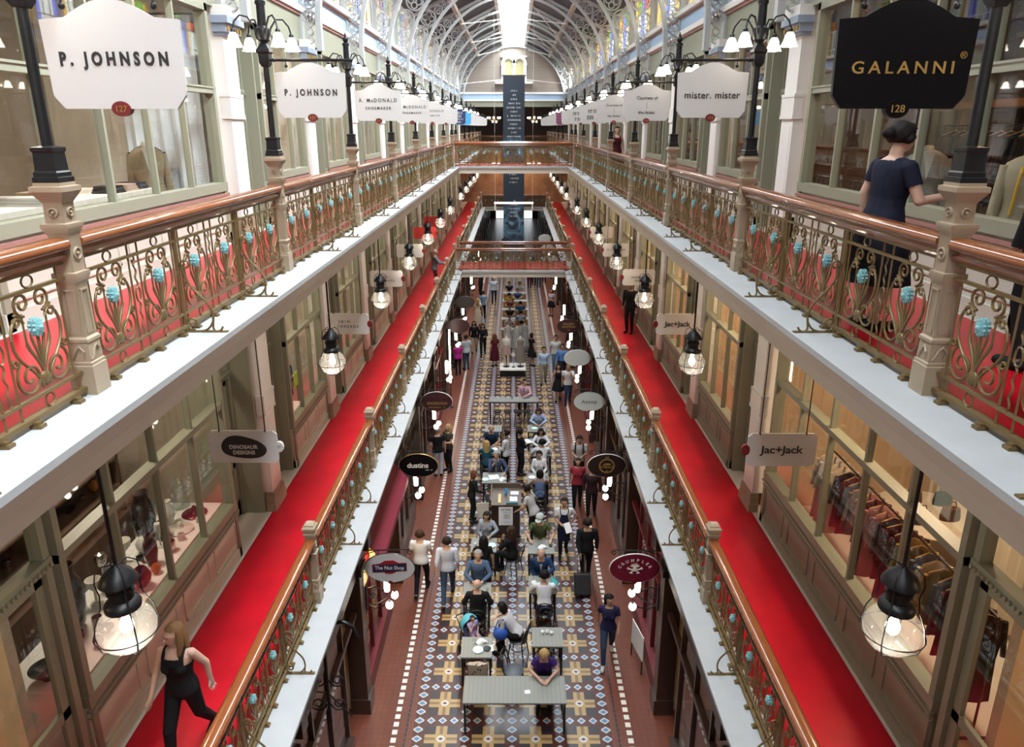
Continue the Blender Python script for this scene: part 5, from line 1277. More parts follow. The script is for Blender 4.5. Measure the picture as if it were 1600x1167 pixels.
seated('woman with long brown hair in a pale blue blouse bent over a book', .94, 24.38, 180, chl('brown-haired woman in pale blue'), skin='f', top=(.40, .50, .74), bot=KHAKI, sleeve='long', hair='brown', style='long', arms=('table', 'table'), lean=16, tilt=32, vox=MID, fem=True, H=1.70)
person('man in a pink jacket sitting behind the long high table', .46, 26.62, .2, 165, 'sit', 1.74, 'f', (.55, .33, .38), NAVY, 'long', 'black', turn=45, arms=('table', 'lap'), vox=MID, extra=lapels((.12, .2, .4)), group=G2)
chair('tall black stool under the man in the pink jacket', .46, 26.65, 165).scale = (1, 1, 1.42)
person('red-haired woman in a black blouse standing at the left of the order counter', -1.22, 18.60, 0, -75, 'stand', 1.66, 'f', BLK, BLK, 'long', 'auburn', 'bob', arms=('down', 'reach'), lean=8, tilt=10, vox=MID, fem=True, group=G1)
# chairs without guests
chair('dark slate chair turned sideways, right of the spotted coat', .03, 12.05, -110, 1)
chair('bentwood chair at the near table carrying the spotted coat', -.72, 11.95, 0)
chair('empty bentwood chair behind the bare table with white cups', .76, 13.25, 180)
chair('empty bentwood chair in front of the papers-covered table', -.66, 19.3, 0)
chair('empty bentwood chair left of the long high table', -.55, 24.45, 180)
chair('empty bentwood chair before the empty table with a glass', -.70, 23.2, 0)
chair('empty bentwood chair behind the pale blue blouse guest', .90, 23.1, 0)
for i, x in enumerate((-.62, -.22, .16, .52)):
    t = thing('bar_stool', 'round black stool in front of the long high table, %s of four' % ORD[i], 'stool', (x, 25.62, 0), 0, 'stools at the long high table')
    MB().lathe([(.15, .62), (.165, .64), (.165, .66), (.0, .665)], 18).build('seat', m_bent, t, smooth=50)
    for j in range(4):
        a = PI/4+j*PI/2; MB().tube([(.10*math.cos(a), .10*math.sin(a), .62), (.17*math.cos(a), .17*math.sin(a), 0)], .011, 6).build('leg', m_bent, t)
# coat on the chair
b = MB()
b.loft([[((.20+.03*math.cos(3*a))*math.cos(a), (.06+.01*math.cos(5*a))*math.sin(a)-.235+.06*(1-u)*0, .93-.48*u) for a in [2*PI*i/20 for i in range(20)]] for u in (0, .12, .35, .7, 1)])
m_spot = bpy.data.materials.new('spotted coat cloth'); m_spot.use_nodes = True; nt = m_spot.node_tree
vo = nt.nodes.new('ShaderNodeTexVoronoi'); vo.inputs['Scale'].default_value = 13; tc = nt.nodes.new('ShaderNodeTexCoord'); nt.links.new(tc.outputs['Object'], vo.inputs['Vector'])
nt.links.new(mixcol(nt, E(nt, vo.outputs['Distance']).lt(.28), (.30, .23, .17), (.02, .015, .012)), nt.nodes['Principled BSDF'].inputs['Base Color'])
o = b.build('coat', m_spot, None, (-.72, 11.95, 0), smooth=50); tag(o, 'leopard spotted coat hung over a bentwood chair back', 'coat')
# stroller with a toddler
t = thing('stroller', 'stroller with a turquoise hood beside the bald man in black', 'stroller', (-.88, 13.06, 0), math.radians(214)); t.scale = (.86,)*3
hood = MB(); rings = []
for i in range(10):
    a = PI*.40+PI*.60*i/9
    rings.append([(.25*math.cos(u), .30*math.sin(u)*math.cos(a)-.12, .78+.34*math.sin(u)*math.sin(a)) for u in [PI*j/12 for j in range(13)]])
rings2 = [[(p[0]*.96, (p[1]+.12)*.96-.12, (p[2]-.78)*.96+.78) for p in r] for r in rings]
hood.loft(rings, cap=False, closed=False).loft(rings2, cap=False, closed=False)
hood.build('hood', M('turquoise hood', (.06, .33, .45), .6), t, smooth=50)
MB().loft([[(.22*math.cos(a), .05+.09*math.sin(a)+yy, zz) for a in [2*PI*i/16 for i in range(16)]] for yy, zz in ((-.18, .85), (-.1, .55), (.1, .46), (.28, .44))]).build('seat', M('navy seat', (.02, .03, .07), .7), t, smooth=50)
fr = MB()
for s in (-1, 1):
    fr.tube([(s*.24, -.42, 1.02), (s*.25, -.18, .80), (s*.24, .12, .45), (s*.22, .36, .12)], .013, 6); fr.tube([(s*.25, -.15, .76), (s*.24, -.28, .12)], .013, 6)
fr.tube([(-.24, -.42, 1.02), (.24, -.42, 1.02)], .016, 6)
fr.build('frame', m_black, t)
for s in (-1, 1):
    for yy in (-.28, .36): MB().lathe([(.09, -.02), (.10, -.012), (.10, .012), (.09, .02)], 16, T=Matrix.Rotation(PI/2, 4, 'Y')).build('wheel', m_black, t, (s*.24, yy, .10), smooth=40)
person('toddler in a lilac top sitting in the stroller', -.88, 13.06, .22, 214, 'sit', .92, 'f', (.36, .30, .55), (.30, .20, .35), 'short', 'brown', 'short', arms=('lap', 'chin'), vox=.010, group=None or 'children', seat=.30)
o = MB().ball((0, 0, 0), (.17, .11, .16), 14, 8).tube([(-.14, 0, .08), (-.05, 0, .34), (.06, 0, .38), (.14, 0, .10)], .014, 6).build('shoulder_bag', M('royal blue bag', (.02, .08, .38), .6), None, (-.26, 12.92, .66), smooth=50); tag(o, 'royal blue shoulder bag held by the bending woman', 'bag')
# suitcase
t = thing('suitcase', 'black wheeled suitcase pulled by the man in the dark suit', 'suitcase', (1.76, 15.08, 0), math.radians(2))
bb = MB().box(-.20, .20, -.13, .13, .06, .58); T_ = Matrix.Rotation(math.radians(-24), 4, 'X')
bb.v = [tuple(T_ @ Vector(p)) for p in bb.v]; o = bb.build('case_body', M('black suitcase fabric', (.010, .010, .011), .6), t)
bv = o.modifiers.new('b', 'BEVEL'); bv.width = .03; bv.segments = 3
for s in (-1, 1): MB().tube([tuple(T_ @ Vector(p)) for p in ((s*.09, .10, .58), (s*.09, .10, 1.02))], .008, 6).build('handle_tube', M('steel tube', (.6, .6, .6), .3, 1), t)
MB().tube([tuple(T_ @ Vector(p)) for p in ((-.10, .10, 1.02), (.10, .10, 1.02))], .016, 8).build('grip', m_black, t)
for s in (-1, 1): MB().lathe([(.03, -.012), (.038, 0), (.03, .012)], 12, T=Matrix.Rotation(PI/2, 4, 'Y')).build('wheel', m_black, t, (s*.17, .07, .04))
# order counter with menu board
m_cd = M('dark stained counter', (.030, .014, .010), .35, coat=.2); m_paper = M('white paper', (.72, .72, .74), .6)
t = thing('order_counter', 'dark timber order counter with papers on top and a white notice on its front', 'counter', (-.20, 18.15, 0))
MB().box(-.40, .40, -.40, .55, 0, 1.04).box(-.43, .43, -.43, .58, .0, .08).build('cabinet', m_cd, t)
MB().box(-.44, .44, -.44, .59, 1.04, 1.07).box(-.44, -.41, -.44, .59, 1.07, 1.22).box(-.44, .44, .56, .59, 1.07, 1.22).build('counter_top', M('counter top', (.10, .07, .05), .4), t)
nb = MB().box(-.20, .20, -.432, -.42, .42, 1.0).build('notice_board', m_paper, t)
scribble(nb, 0, .92, .28, .05, m_badge, y=-.436, seed=3)
for i, (z_, w_) in enumerate(((.84, .24), (.76, .18), (.72, .18), (.68, .18), (.64, .16), (.52, .30))): scribble(nb, .03, z_, w_, .022, m_ink, y=-.436, seed=i)
for i, (x, y, w_, d_, h_, m, nm, lb, ct) in enumerate(((.02, 18.03, .22, .26, .02, m_paper, 'paper_stack', 'white stack of papers on the order counter beside the waitress', 'papers'), (.05, 18.32, .24, .20, .05, M('pale box', (.55, .56, .6), .5), 'till', 'pale till at the back of the order counter', 'till'), (-.38, 18.05, .08, .5, .03, M('yellow ledger', (.55, .45, .18), .6), 'ledger', 'long yellow ledger along the left edge of the order counter', 'ledger'), (-.02, 17.80, .34, .1, .04, M('teal folder', (.02, .10, .12), .5), 'folder', 'dark teal folder at the front of the order counter', 'folder'))):
    o = MB().box(x-w_/2, x+w_/2, y-d_/2, y+d_/2, 1.072, 1.072+h_).build(nm, m); tag(o, lb, ct)
o = MB().lathe([(.035, 0), (.04, .01), (.04, .16), (.02, .18), (.02, .20)], 14).build('water_bottle', M('bright blue bottle', (.02, .28, .65), .35), None, (-.20, 18.32, 1.072), smooth=50); tag(o, 'bright blue bottle on the order counter', 'bottle')
t = thing('menu_stand', 'cream menu board on a thin stand left of the order counter', 'sign', (-.85, 17.85, 0), math.radians(6))
MB().lathe([(.14, 0), (.14, .02), (.02, .03)], 16).tube([(0, 0, .02), (0, 0, .62)], .012, 6).build('stand', m_black, t); MB().box(-.16, .16, -.012, .012, .60, 1.06).build('board', M('cream board', (.48, .44, .38), .6), t)
# tableware and papers
m_cup = M('white china', (.78, .79, .80), .25); m_teal = M('pale green china', (.45, .68, .60), .3); m_green = M('salad', (.10, .22, .05), .7); m_wal = M('brown wallet', (.20, .07, .03), .5)
me_plate = MB().lathe([(.05, 0), (.07, .004), (.11, .016), (.112, .02), (.07, .010), (.0, .008)], 20).mesh('plate', m_cup, 50)
me_plateg = me_plate.copy(); me_plateg.materials[0] = m_teal
me_cup = MB().lathe([(.025, 0), (.032, .01), (.042, .065), (.040, .068), (.03, .02), (0, .015)], 16).mesh('cup', m_cup, 50)
me_glass = MB().lathe([(.03, 0), (.035, .11), (.033, .11), (.028, .01), (0, .008)], 14).mesh('tumbler', glass('water glass', (.92, .95, .95), .3, .1), 50)
me_nap = MB().loft([[((.10+.03*math.cos(3*a+q))*math.cos(a)*s_, (.08+.03*math.sin(2*a+q))*math.sin(a)*s_, z_) for a in [2*PI*i/14 for i in range(14)]] for q, s_, z_ in ((0, 1, 0), (1, 1.1, .02), (2, .8, .05), (3, .35, .075))]).mesh('napkin', m_paper, 50)
me_pap = MB().box(-.105, .105, -.15, .15, 0, .004).mesh('menu_card', m_paper)
def item(me, nm, label, cat, x, y, z=.752, rz=0, group=None, scale=None):
    o = put(me, nm, None, (x, y, z), rz); tag(o, label, cat, group)
    if scale: o.scale = scale
    return o
item(me_plateg, 'plate', 'pale green plate on the table above the spotted coat', 'plate', -.72, 12.30)
item(me_glass, 'tumbler', 'small glass beside the green plate on the front square table', 'glass', -.80, 12.52)
item(me_nap, 'napkin', 'white napkin behind the green plate on the front square table', 'napkin', -.66, 12.55)
item(MB().lathe([(.08, 0), (.085, .02), (.075, .025), (0, .02)], 16).mesh('black_pouch', m_black), 'pouch', 'black pouch beside the green plate', 'pouch', -.53, 12.34)
item(me_pap, 'card', 'white card near the right edge of the front square table', 'card', -.475, 12.36, .752, .1, None, (.7, .6, 1))
for i, (x, y) in enumerate(((.66, 12.82), (.76, 12.83), (.85, 12.80))): item(me_cup, 'cup', 'white cup on the bare plank table, %s of three from the left' % ORD[i], 'cup', x, y, group='cups on the bare table')
item(me_pap, 'phone_card', 'small white card lying on the long front table', 'card', .30, 11.15, .762, .1, None, (.5, .3, 1))
item(MB().box(-.07, .07, -.04, .04, 0, .02).mesh('wallet', m_wal), 'wallet', 'brown wallet on the table of the man in blue denim', 'wallet', -.90, 14.30)
item(me_glass, 'tumbler', 'glass on the table of the man in blue denim', 'glass', -.60, 14.25)
item(me_plate, 'plate', 'white plate in front of the man in the blue suit', 'plate', .58, 14.46)
item(me_nap, 'napkin', 'napkin lying left of the man in white with the tablet', 'napkin', .52, 14.62, scale=(.6, .6, .6))
t = thing('tablet', 'tablet with a lit teal screen standing at the right of the man in white', 'tablet', (.97, 14.46, .755), math.radians(-60))
bb = MB().box(-.12, .12, -.006, .006, 0, .19); bb.v = [tuple(Matrix.Rotation(math.radians(-25), 4, 'X') @ Vector(p)) for p in bb.v]; bb.build('case', m_black, t)
bb = MB().box(-.11, .11, -.009, -.006, .01, .18); bb.v = [tuple(Matrix.Rotation(math.radians(-25), 4, 'X') @ Vector(p)) for p in bb.v]; bb.build('screen', M('teal screen', (.04, .25, .28), .3, emit=.5), t)
item(me_nap, 'napkin', 'large crumpled white napkin before the man in the cap', 'napkin', .78, 16.10, scale=(1.1, 1.1, 1))
item(MB().box(-.04, .04, -.06, .06, 0, .012).mesh('phone', m_black), 'phone', 'black phone at the right edge of the table with the crumpled napkin', 'phone', 1.0, 16.18)
item(me_plateg, 'plate', 'pale green plate on the table of the woman in grey', 'plate', -.55, 16.18)
item(me_cup, 'cup', 'white cup on the table of the woman in grey', 'cup', -.98, 16.2)
item(MB().ball((0, 0, .032), (.09, .07, .03), 10, 6).mesh('salad', m_green), 'salad', 'green salad in front of the woman in grey', 'food', -.72, 16.26, .753)
item(me_pap, 'newspaper', 'open newspaper on the paper-covered table', 'newspaper', -.60, 19.98, .752, .2, None, (1.5, 1.0, 2))
item(me_nap, 'napkin', 'heap of white paper on the right of the paper-covered table', 'paper', -.32, 19.80, scale=(1.0, 1.2, 1.2))
item(me_plateg, 'plate', 'pale green plate on the left of the paper-covered table', 'plate', -.86, 19.80)
item(me_pap, 'menu_card', 'white menu card lying in front of the golden-haired woman', 'menu', -.98, 21.85, .752, .2, None, (1.2, .9, 1))
item(me_plate, 'plate', 'white plate at the waiter side of the order table', 'plate', -.62, 21.98)
item(me_glass, 'tumbler', 'glass on the empty table by the long high table', 'glass', -.74, 23.85)
item(me_glass, 'tumbler', 'glass standing on the long high table', 'glass', -.05, 26.15, .952)
item(me_plate, 'plate', 'white plate left of the black-haired woman in pale blue', 'plate', .60, 19.95)
item(me_glass, 'tumbler', 'glass right of the black-haired woman in pale blue', 'glass', 1.05, 19.85)
item(MB().ball((0, 0, .037), (.10, .08, .035), 10, 6).mesh('salad', m_green), 'salad', 'green salad between the two white shirts', 'food', .84, 21.80, .753)
item(me_plate, 'plate', 'white plate beside the green salad', 'plate', 1.08, 21.80)
item(me_plateg, 'plate', 'pale plate before the bent woman in pale blue', 'plate', .78, 23.72)
item(me_pap, 'menu_card', 'white menu card held up by the woman in black', 'menu', .50, 21.72, 1.18, .6)
item(me_pap, 'menu_card', 'grey folded menu carried by the waiter in the apron', 'menu', 1.47, 16.55, 1.06, .5, None, (.9, .9, 2)).rotation_euler = (.9, 0, .5)
# dress display: plinth with two dressed mannequins
m_man = M('mannequin shell', (.52, .46, .40), .4)
t = thing('display_plinth', 'white topped black plinth carrying dressed mannequins in the middle of the aisle', 'plinth', (-.03, 31.9, 0))
MB().box(-.60, .60, -.48, .48, .0, .30).build('plinth_base', m_black, t); MB().box(-.62, .62, -.50, .50, .30, .36).build('plinth_top', m_white, t)
def mannequin(label, x, y, z, col, colt, hem, sx=1, leg=True):
    t = thing('mannequin', label, 'mannequin', (x, y, z), 0, 'dressed mannequins')
    b = MB().lathe([(.02, 1.52), (.05, 1.50), (.045, 1.44), (.15, 1.37), (.165, 1.28), (.13, 1.10), (.16, .95), (.10, .82)], 18, sy=.65)
    for s in (-1, 1): b.tube([(s*.15, 0, 1.35), (s*.19, 0, 1.12), (s*.18, .03, .90)], [.045, .035, .025], 8)
    if leg:
        for s in (-1, 1): b.tube([(s*.07, 0, .85), (s*.075, 0, .45), (s*.075, 0, .04)], [.07, .05, .03], 8)
    b.build('torso', m_man, t, smooth=50)
    d = MB(); rings = []
    for u, r in ((1.40, .12), (1.33, .175), (1.25, .18), (1.08, .145), (.95, .19), (.75, .215), (hem, .25)): rings.append([(r*math.cos(a)*(1+.04*math.cos(9*a)*(u < .96)), .68*r*math.sin(a)*(1+.06*math.cos(9*a)*(u < .96)), u) for a in [2*PI*i/36 for i in range(36)]])
    d.loft(rings[3:], cap=False, mat=0).loft(rings[:4], cap=False, mat=1); d.build('dress', [cm(col), cm(colt)], t, smooth=60)
    MB().lathe([(.16, 0), (.16, .012), (.02, .02), (.02, .8)], 16).build('stand', m_black, t, smooth=40)
mannequin('mannequin in a pink pleated dress with a white bodice on the plinth', -.34, 31.85, .36, (.40, .27, .24), (.70, .66, .60), .62)
mannequin('mannequin in a long grey beige gown on the plinth', .33, 31.85, .36, (.25, .21, .18), (.27, .24, .20), .22, leg=False)
mannequin('mannequin in a white gown in the row behind the plinth', -.30, 35.2, 0, (.50, .48, .45), (.55, .53, .5), .3)
mannequin('mannequin in a pale grey gown in the row behind the plinth', .15, 35.0, 0, (.40, .40, .40), (.45, .45, .45), .3)
mannequin('mannequin in a silver gown at the right end of the row behind the plinth', .58, 35.4, 0, (.36, .37, .38), (.4, .4, .4), .3)
t = thing('round_sign', 'small round white disc on a stand between the two dresses', 'sign', (-.0, 31.75, .36)); MB().lathe([(.10, -.01), (.10, .01)], 18, (0, 0, 0), T=Matrix.Translation((0, 0, .62)) @ Matrix.Rotation(PI/2, 4, 'X')).build('disc', m_signw, t); MB().tube([(0, .02, 0), (0, .02, .62)], .008, 5).box(-.08, .08, -.06, .1, 0, .01).build('stand', m_black, t)
# bench tables under and beyond the bridge
me_bt = MB().box(-.78, .78, -.24, .24, .72, .76).mesh('tabletop', m_mar); me_bs = MB().box(-.72, .72, -.15, .15, .42, .46).mesh('bench_seat', M('orange brown bench', (.30, .15, .06), .45)); me_be = MB().box(-.03, .03, -.2, .2, 0, .72).mesh('trestle', m_black); me_bb = MB().box(-.72, .72, -.02, .02, .5, .85).mesh('bench_back', me_bs.materials[0])
for i, y in enumerate((37.0, 39.2, 41.4, 43.6, 45.8)):
    t = thing('bench_table', 'grey topped dining table in the bridge rows, %s from the viewer' % ORD[i], 'table', (.08, y, 0), 0, 'dining tables near the bridge'); put(me_bt, 'tabletop', t)
    for s in (-1, 1): put(me_be, 'trestle', t, (s*.68, 0, 0))
    t = thing('dining_bench', 'orange brown bench with a low back before the %s dining table of the bridge rows' % ORD[i], 'bench', (.08, y-.72, 0), 0, 'dining benches near the bridge'); put(me_bs, 'bench_seat', t); put(me_bb, 'bench_back', t, (0, -.15, 0))
    for s in (-1, 1): put(MB().box(-.025, .025, -.14, .14, 0, .42).mesh('trestle', m_black), 'trestle', t, (s*.6, 0, 0))
for i, (x, y, face, tp, hr, d) in enumerate(((-.30, 46.46, 180, (.02, .02, .04), 'dark', 'navy top'), (.40, 46.46, 180, (.45, .46, .48), 'dark', 'pale grey top'), (.24, 44.26, 180, (.03, .06, .16), 'dark', 'blue jacket'), (.40, 40.71, 0, (.03, .07, .20), 'black', 'royal blue shirt'), (-.22, 42.06, 180, (.16, .05, .04), 'brown', 'rust top'), (.40, 38.51, 0, (.34, .42, .58), 'black', 'pale blue shirt'), (-.22, 39.86, 180, (.03, .02, .02), 'brown', 'black top'), (.42, 36.31, 0, (.55, .54, .50), 'black', 'cream shirt'), (-.22, 37.66, 180, (.5, .45, .4), 'brown', 'beige top'), (-.28, 42.91, 0, (.45, .30, .02), 'dark', 'mustard yellow top'))):
    person('guest in a %s sitting at the dining tables by the bridge' % d, x, y, 0, face, 'sit', 1.72, 'm', tp, BLK, 'short', hr, 'short', arms=('table', 'table'), lean=10, tilt=10, vox=.02, group=G2, seat=.47)
    if face: chair('black chair under the guest in a %s' % d, x, y+.03, face)
# ---------------------------------------------------------------- goods in the shop windows
def garment_meshes():
    out = []
    for v in range(3):
        L_ = (.78, .95, 1.15)[v]; w = (.21, .20, .22)[v]; b = MB(); rings = []
        for u, hw, t in ((0, .045, .012), (.04, .11, .022), (.10, w, .030), (.16, w+.01, .034), (.5, w*.86, .040), (.8, w*.95, .036), (1, w*1.02, .030)):
            z = -.08-u*L_ if u > .16 else -.08-u*.9
            rings.append([(hw*math.cos(a), (t+.010*u*math.cos(7*a+v))*math.sin(a), z) for a in [2*PI*i/22 for i in range(22)]])
        b.loft(rings)
        for s in (-1, 1): b.loft([[(s*(w-.02+.06*q)+.032*math.cos(a), .028*math.sin(a), -.20-.42*q+.04*(1-q)) for a in [2*PI*i/8 for i in range(8)]] for q in (0, .5, 1)])
        out.append(b.mesh('cloth', cm(WHT), 60))
    return out
GM = garment_meshes()
me_hang = MB().tube([(-.17, 0, -.13), (0, 0, -.065), (.17, 0, -.13)], .007, 5).tube([(0, 0, -.065), (0, 0, -.038), (.022, 0, -.014), (.022, 0, .008), (.009, 0, .0225), (-.010, 0, .021)], .003, 5).mesh('hanger', M('wooden hanger', (.42, .24, .10), .4), 60)
GMC = {}
def hung(label, x, y, z, col, v, rz, group):
    t = thing('hung_garment', label, 'garment', (x, y, z), rz, group)
    k = (v, tuple(col))
    if k not in GMC: GMC[k] = GM[v].copy(); GMC[k].materials[0] = cm(col)
    put(me_hang, 'hanger', t); put(GMC[k], 'cloth', t); return t
def rack(label, x, y0, y1, z0, h, wall=False):
    t = thing('clothes_rail', label, 'clothes rail', (x, (y0+y1)/2, z0)); d = (y1-y0)/2
    MB().tube([(0, -d, h), (0, d, h)], .014, 8).build('rod', m_black, t)
    for s in (-1, 1): MB().tube([(0, s*d, 0), (0, s*d, h)], .014, 8).box(-.22, .22, s*d-.015, s*d+.015, 0, .02).build('upright', m_black, t)
    return t
MARN, MAUV, OLV, PLAID, CRM, GRYP = (.085, .008, .018), (.36, .15, .15), (.30, .18, .045), (.10, .10, .13), (.60, .50, .40), (.24, .20, .19)
rack('black clothes rail in the large right lower window, above the red floor', 5.22, 6.35, 10.6, Z1, 1.62)
cols = [(BLK, 2, 'black'), (BLK, 2, 'black'), ((.02, .02, .035), 2, 'navy'), (MARN, 1, 'maroon'), (PLAID, 0, 'grey patterned'), (OLV, 0, 'ochre'), (CRM, 0, 'cream'), (PLAID, 0, 'grey patterned'), (OLV, 0, 'ochre'), (OLV, 0, 'ochre'), (MARN, 2, 'maroon'), (MARN, 2, 'maroon'), ((.03, .012, .016), 1, 'dark plum'), (MAUV, 1, 'dusty pink'), (MAUV, 2, 'dusty pink'), (MARN, 2, 'maroon'), (MAUV, 0, 'dusty pink'), (GRYP, 0, 'grey brown'), (PLAID, 0, 'grey patterned'), (MARN, 1, 'maroon'), ((.03, .012, .016), 1, 'dark plum'), (CRM, 2, 'cream'), (CRM, 2, 'cream'), ((.62, .56, .52), 2, 'pale pink'), (CRM, 2, 'cream')]
NTH = ORD+['seventeenth', 'eighteenth', 'nineteenth', 'twentieth', 'twenty-first', 'twenty-second', 'twenty-third', 'twenty-fourth', 'twenty-fifth', 'twenty-sixth', 'twenty-seventh', 'twenty-eighth', 'twenty-ninth', 'thirtieth', 'thirty-first', 'thirty-second']
for i, (c, v, nm) in enumerate(cols): hung('%s garment on the right window rail, %s from its near end' % (nm, NTH[i]), 5.22, 6.5+i*.166, Z1+1.62, c, v, .12*math.sin(i*2.1), 'garments on the right window rail')
rack('clothes rail with striped tops in the second right lower window', 5.2, 13.15, 15.0, Z1, 1.62)
for i in range(9): hung('%s on the second right window rail, %s from its near end' % (('striped grey top', 'maroon dress', 'grey dress')[i % 3], NTH[i]), 5.2, 13.3+i*.19, Z1+1.62, ((.22, .20, .19), MARN, GRYP)[i % 3], (0, 2, 1)[i % 3], .1*math.sin(i), 'garments on the second right window rail')
rack('clothes rail in the second left lower window by the neon card', -5.25, 14.26, 15.3, Z1, 1.62)
for i in range(7): hung('%s on the second left window rail, %s from its near end' % (('navy jacket', 'ochre jacket', 'grey jacket')[i % 3], NTH[i]), -5.25, 14.36+i*.13, Z1+1.62, ((.03, .05, .10), (.40, .26, .06), (.25, .24, .22))[i % 3], 0, .1*math.sin(i), 'garments on the second left window rail')
t = thing('neon_card', 'neon yellow card on a stand in the second left lower window', 'card', (-4.85, 14.9, Z1)); MB().box(-.005, .005, -.24, .24, 1.09, 1.41).build('card', M('neon yellow card', (.72, .85, .02), .6), t); MB().tube([(-.015, 0, 0), (-.015, 0, 1.3)], .01, 6).lathe([(.1, 0), (.1, .015), (.01, .02)], 12).build('stand', m_black, t)
t = thing('display_table', 'white display table in the second left lower window', 'table', (-5.0, 13.6, Z1)); MB().box(-.45, .45, -.6, .6, .92, .97).build('tabletop', m_white, t)
for sx in (-1, 1):
    for sy in (-1, 1): MB().box(sx*.4-.02, sx*.4+.02, sy*.55-.02, sy*.55+.02, 0, .92).build('leg', m_white, t)
for i, (dx, dy, c, nm) in enumerate(((.1, -.4, (.55, .25, .25), 'rose'), (-.2, .0, (.6, .5, .5), 'pale pink'), (.15, .35, (.5, .1, .12), 'red'))):
    o = MB().box(-.14, .14, -.11, .11, 0, .07).build('gift_box', M('box paper', c, .6), None, (-5+dx, 13.6+dy, Z1+.9715)); tag(o, '%s box on the white display table in the second left window' % nm, 'box')
# ceiling clusters inside the big right window: a shelf table with bags and a hanging sheet
t = thing('display_table', 'round pale table with bags in the back of the right lower shop', 'table', (6.4, 9.6, Z1)); MB().lathe([(.75, .92), (.78, .95), (.75, .97), (0, .975)], 28).build('tabletop', m_shop['cream'], t, smooth=40); MB().lathe([(.30, 0), (.10, .05), (.08, .92)], 14).build('pedestal', m_black, t, smooth=40)
for i, (dx, dy, c, nm) in enumerate(((-.3, -.3, BLK, 'black'), (.2, -.2, (.12, .05, .03), 'brown'), (-.1, .3, (.16, .10, .06), 'tan'), (.35, .25, BLK, 'small black'))):
    o = MB().loft([[(w_*math.cos(a), .07*math.sin(a), z_) for a in [2*PI*q/14 for q in range(14)]] for w_, z_ in ((.15, 0), (.16, .06), (.13, .20))]).tube([(-.08, 0, .19), (-.05, 0, .30), (.05, 0, .30), (.08, 0, .19)], .008, 5).build('handbag', cm(c, .65), None, (6.4+dx, 9.6+dy, Z1+.975), smooth=40); tag(o, '%s handbag on the round table in the right lower shop' % nm, 'bag')
t = thing('curtain', 'pale sheer fitting room curtain at the back of the right lower shop', 'curtain', (6.7, 8.2, Z1))
cu = MB(); cu.loft([[(.035*math.sin(i*1.4), -.6+i*.05, z_) for i in range(25)]+[(.035*math.sin(i*1.4)+.012, -.6+i*.05, z_) for i in reversed(range(25))] for z_ in (.1, 2.6)]); cu.build('cloth', M('sheer cream cloth', (.70, .62, .48), .8), t, smooth=50)
MB().tube([(0, -.7, 2.62), (0, .7, 2.62)], .015, 6).build('rod', m_black, t)
o = MB().loft([[(.28*math.cos(a)*s_, .20*math.sin(a)*s_, z_) for a in [2*PI*i/16 for i in range(16)]] for s_, z_ in ((.9, 0), (1.05, .08), (1, .17), (.8, .22))]).build('cushion', cm((.22, .015, .03)), None, (5.25, 4.75, Z1+.752), smooth=50); tag(o, 'crimson cushion on the stool beyond the right window post', 'cushion')
t = thing('stool', 'pale upholstered stool beyond the right window post', 'stool', (5.25, 4.75, Z1)); MB().box(-.3, .3, -.25, .25, .62, .75).build('seat', m_shop['cream'], t)
for sx in (-1, 1):
    for sy in (-1, 1): MB().tube([(sx*.25, sy*.2, .62), (sx*.27, sy*.22, 0)], .02, 8).build('leg', m_dark, t)
# jewellery and vases in the left lower window
m_gl = glass('display glass', (.9, .95, .93), .3, .08); m_plum2 = M('plum resin', (.075, .008, .022), .2); m_char = M('charcoal resin', (.02, .02, .022), .25); m_bone = M('bone resin', (.70, .68, .62), .3); m_sil = M('silver', (.6, .6, .6), .2, 1); m_amb = M('amber resin', (.45, .14, .02), .25)
t = thing('display_shelf', 'white display plinth along the inside of the left lower window', 'display', (-4.98, 7.9, Z1)); MB().box(-.40, .40, -1.92, 1.92, 0, .95).build('plinth', m_white, t); MB().box(-.42, .42, -1.94, 1.94, .95, .99).build('top', m_white, t)
t = thing('wall_cabinet', 'dark cabinet with shelves behind the vases in the left lower shop', 'cabinet', (-6.3, 7.9, Z1)); MB().box(-.3, .3, -1.9, 1.9, 0, .9).build('base', m_shop['brown'], t)
for zz in (1.35, 1.8, 2.25): MB().box(-.25, .25, -1.9, 1.9, zz, zz+.03).build('shelf', m_shop['brown'], t)
MB().box(-.32, -.28, -1.9, 1.9, .9, 2.6).build('back', m_shop['brown'], t)
for yy in (-1.88, 0, 1.88): MB().box(-.28, .25, yy-.02, yy+.02, .9, 2.6).build('upright', m_shop['brown'], t)
PRO = {'tall vase': [(.06, 0), (.09, .04), (.12, .22), (.11, .36), (.07, .44), (.085, .50), (.075, .50), (.06, .44), (0, .40)], 'bowl': [(.05, 0), (.06, .02), (.15, .10), (.155, .115), (.14, .10), (0, .03)], 'goblet': [(.09, 0), (.09, .015), (.02, .03), (.02, .18), (.10, .26), (.11, .34), (.10, .34), (.02, .24), (0, .22)], 'round vase': [(.05, 0), (.11, .07), (.12, .14), (.07, .22), (.04, .24), (.03, .22), (0, .18)], 'bell jar': [(.14, 0), (.15, .02), (.12, .03), (.12, .30), (.09, .38), (.03, .42), (.02, .46), (0, .47)], 'ball stand': [(.06, 0), (.06, .015), (.015, .03), (.015, .26), (.06, .30), (.075, .36), (.06, .42), (0, .44)], 'dish': [(.20, 0), (.22, .02), (.21, .03), (.08, .035), (.05, .06), (.05, .10), (.03, .14), (0, .15)], 'cylinder': [(.07, 0), (.075, .01), (.075, .13), (.065, .13), (.06, .02), (0, .02)]}
VM = {}
MN = {'plum': m_plum2, 'charcoal': m_char, 'bone': m_bone, 'silver': m_sil, 'amber': m_amb, 'clear': m_gl}
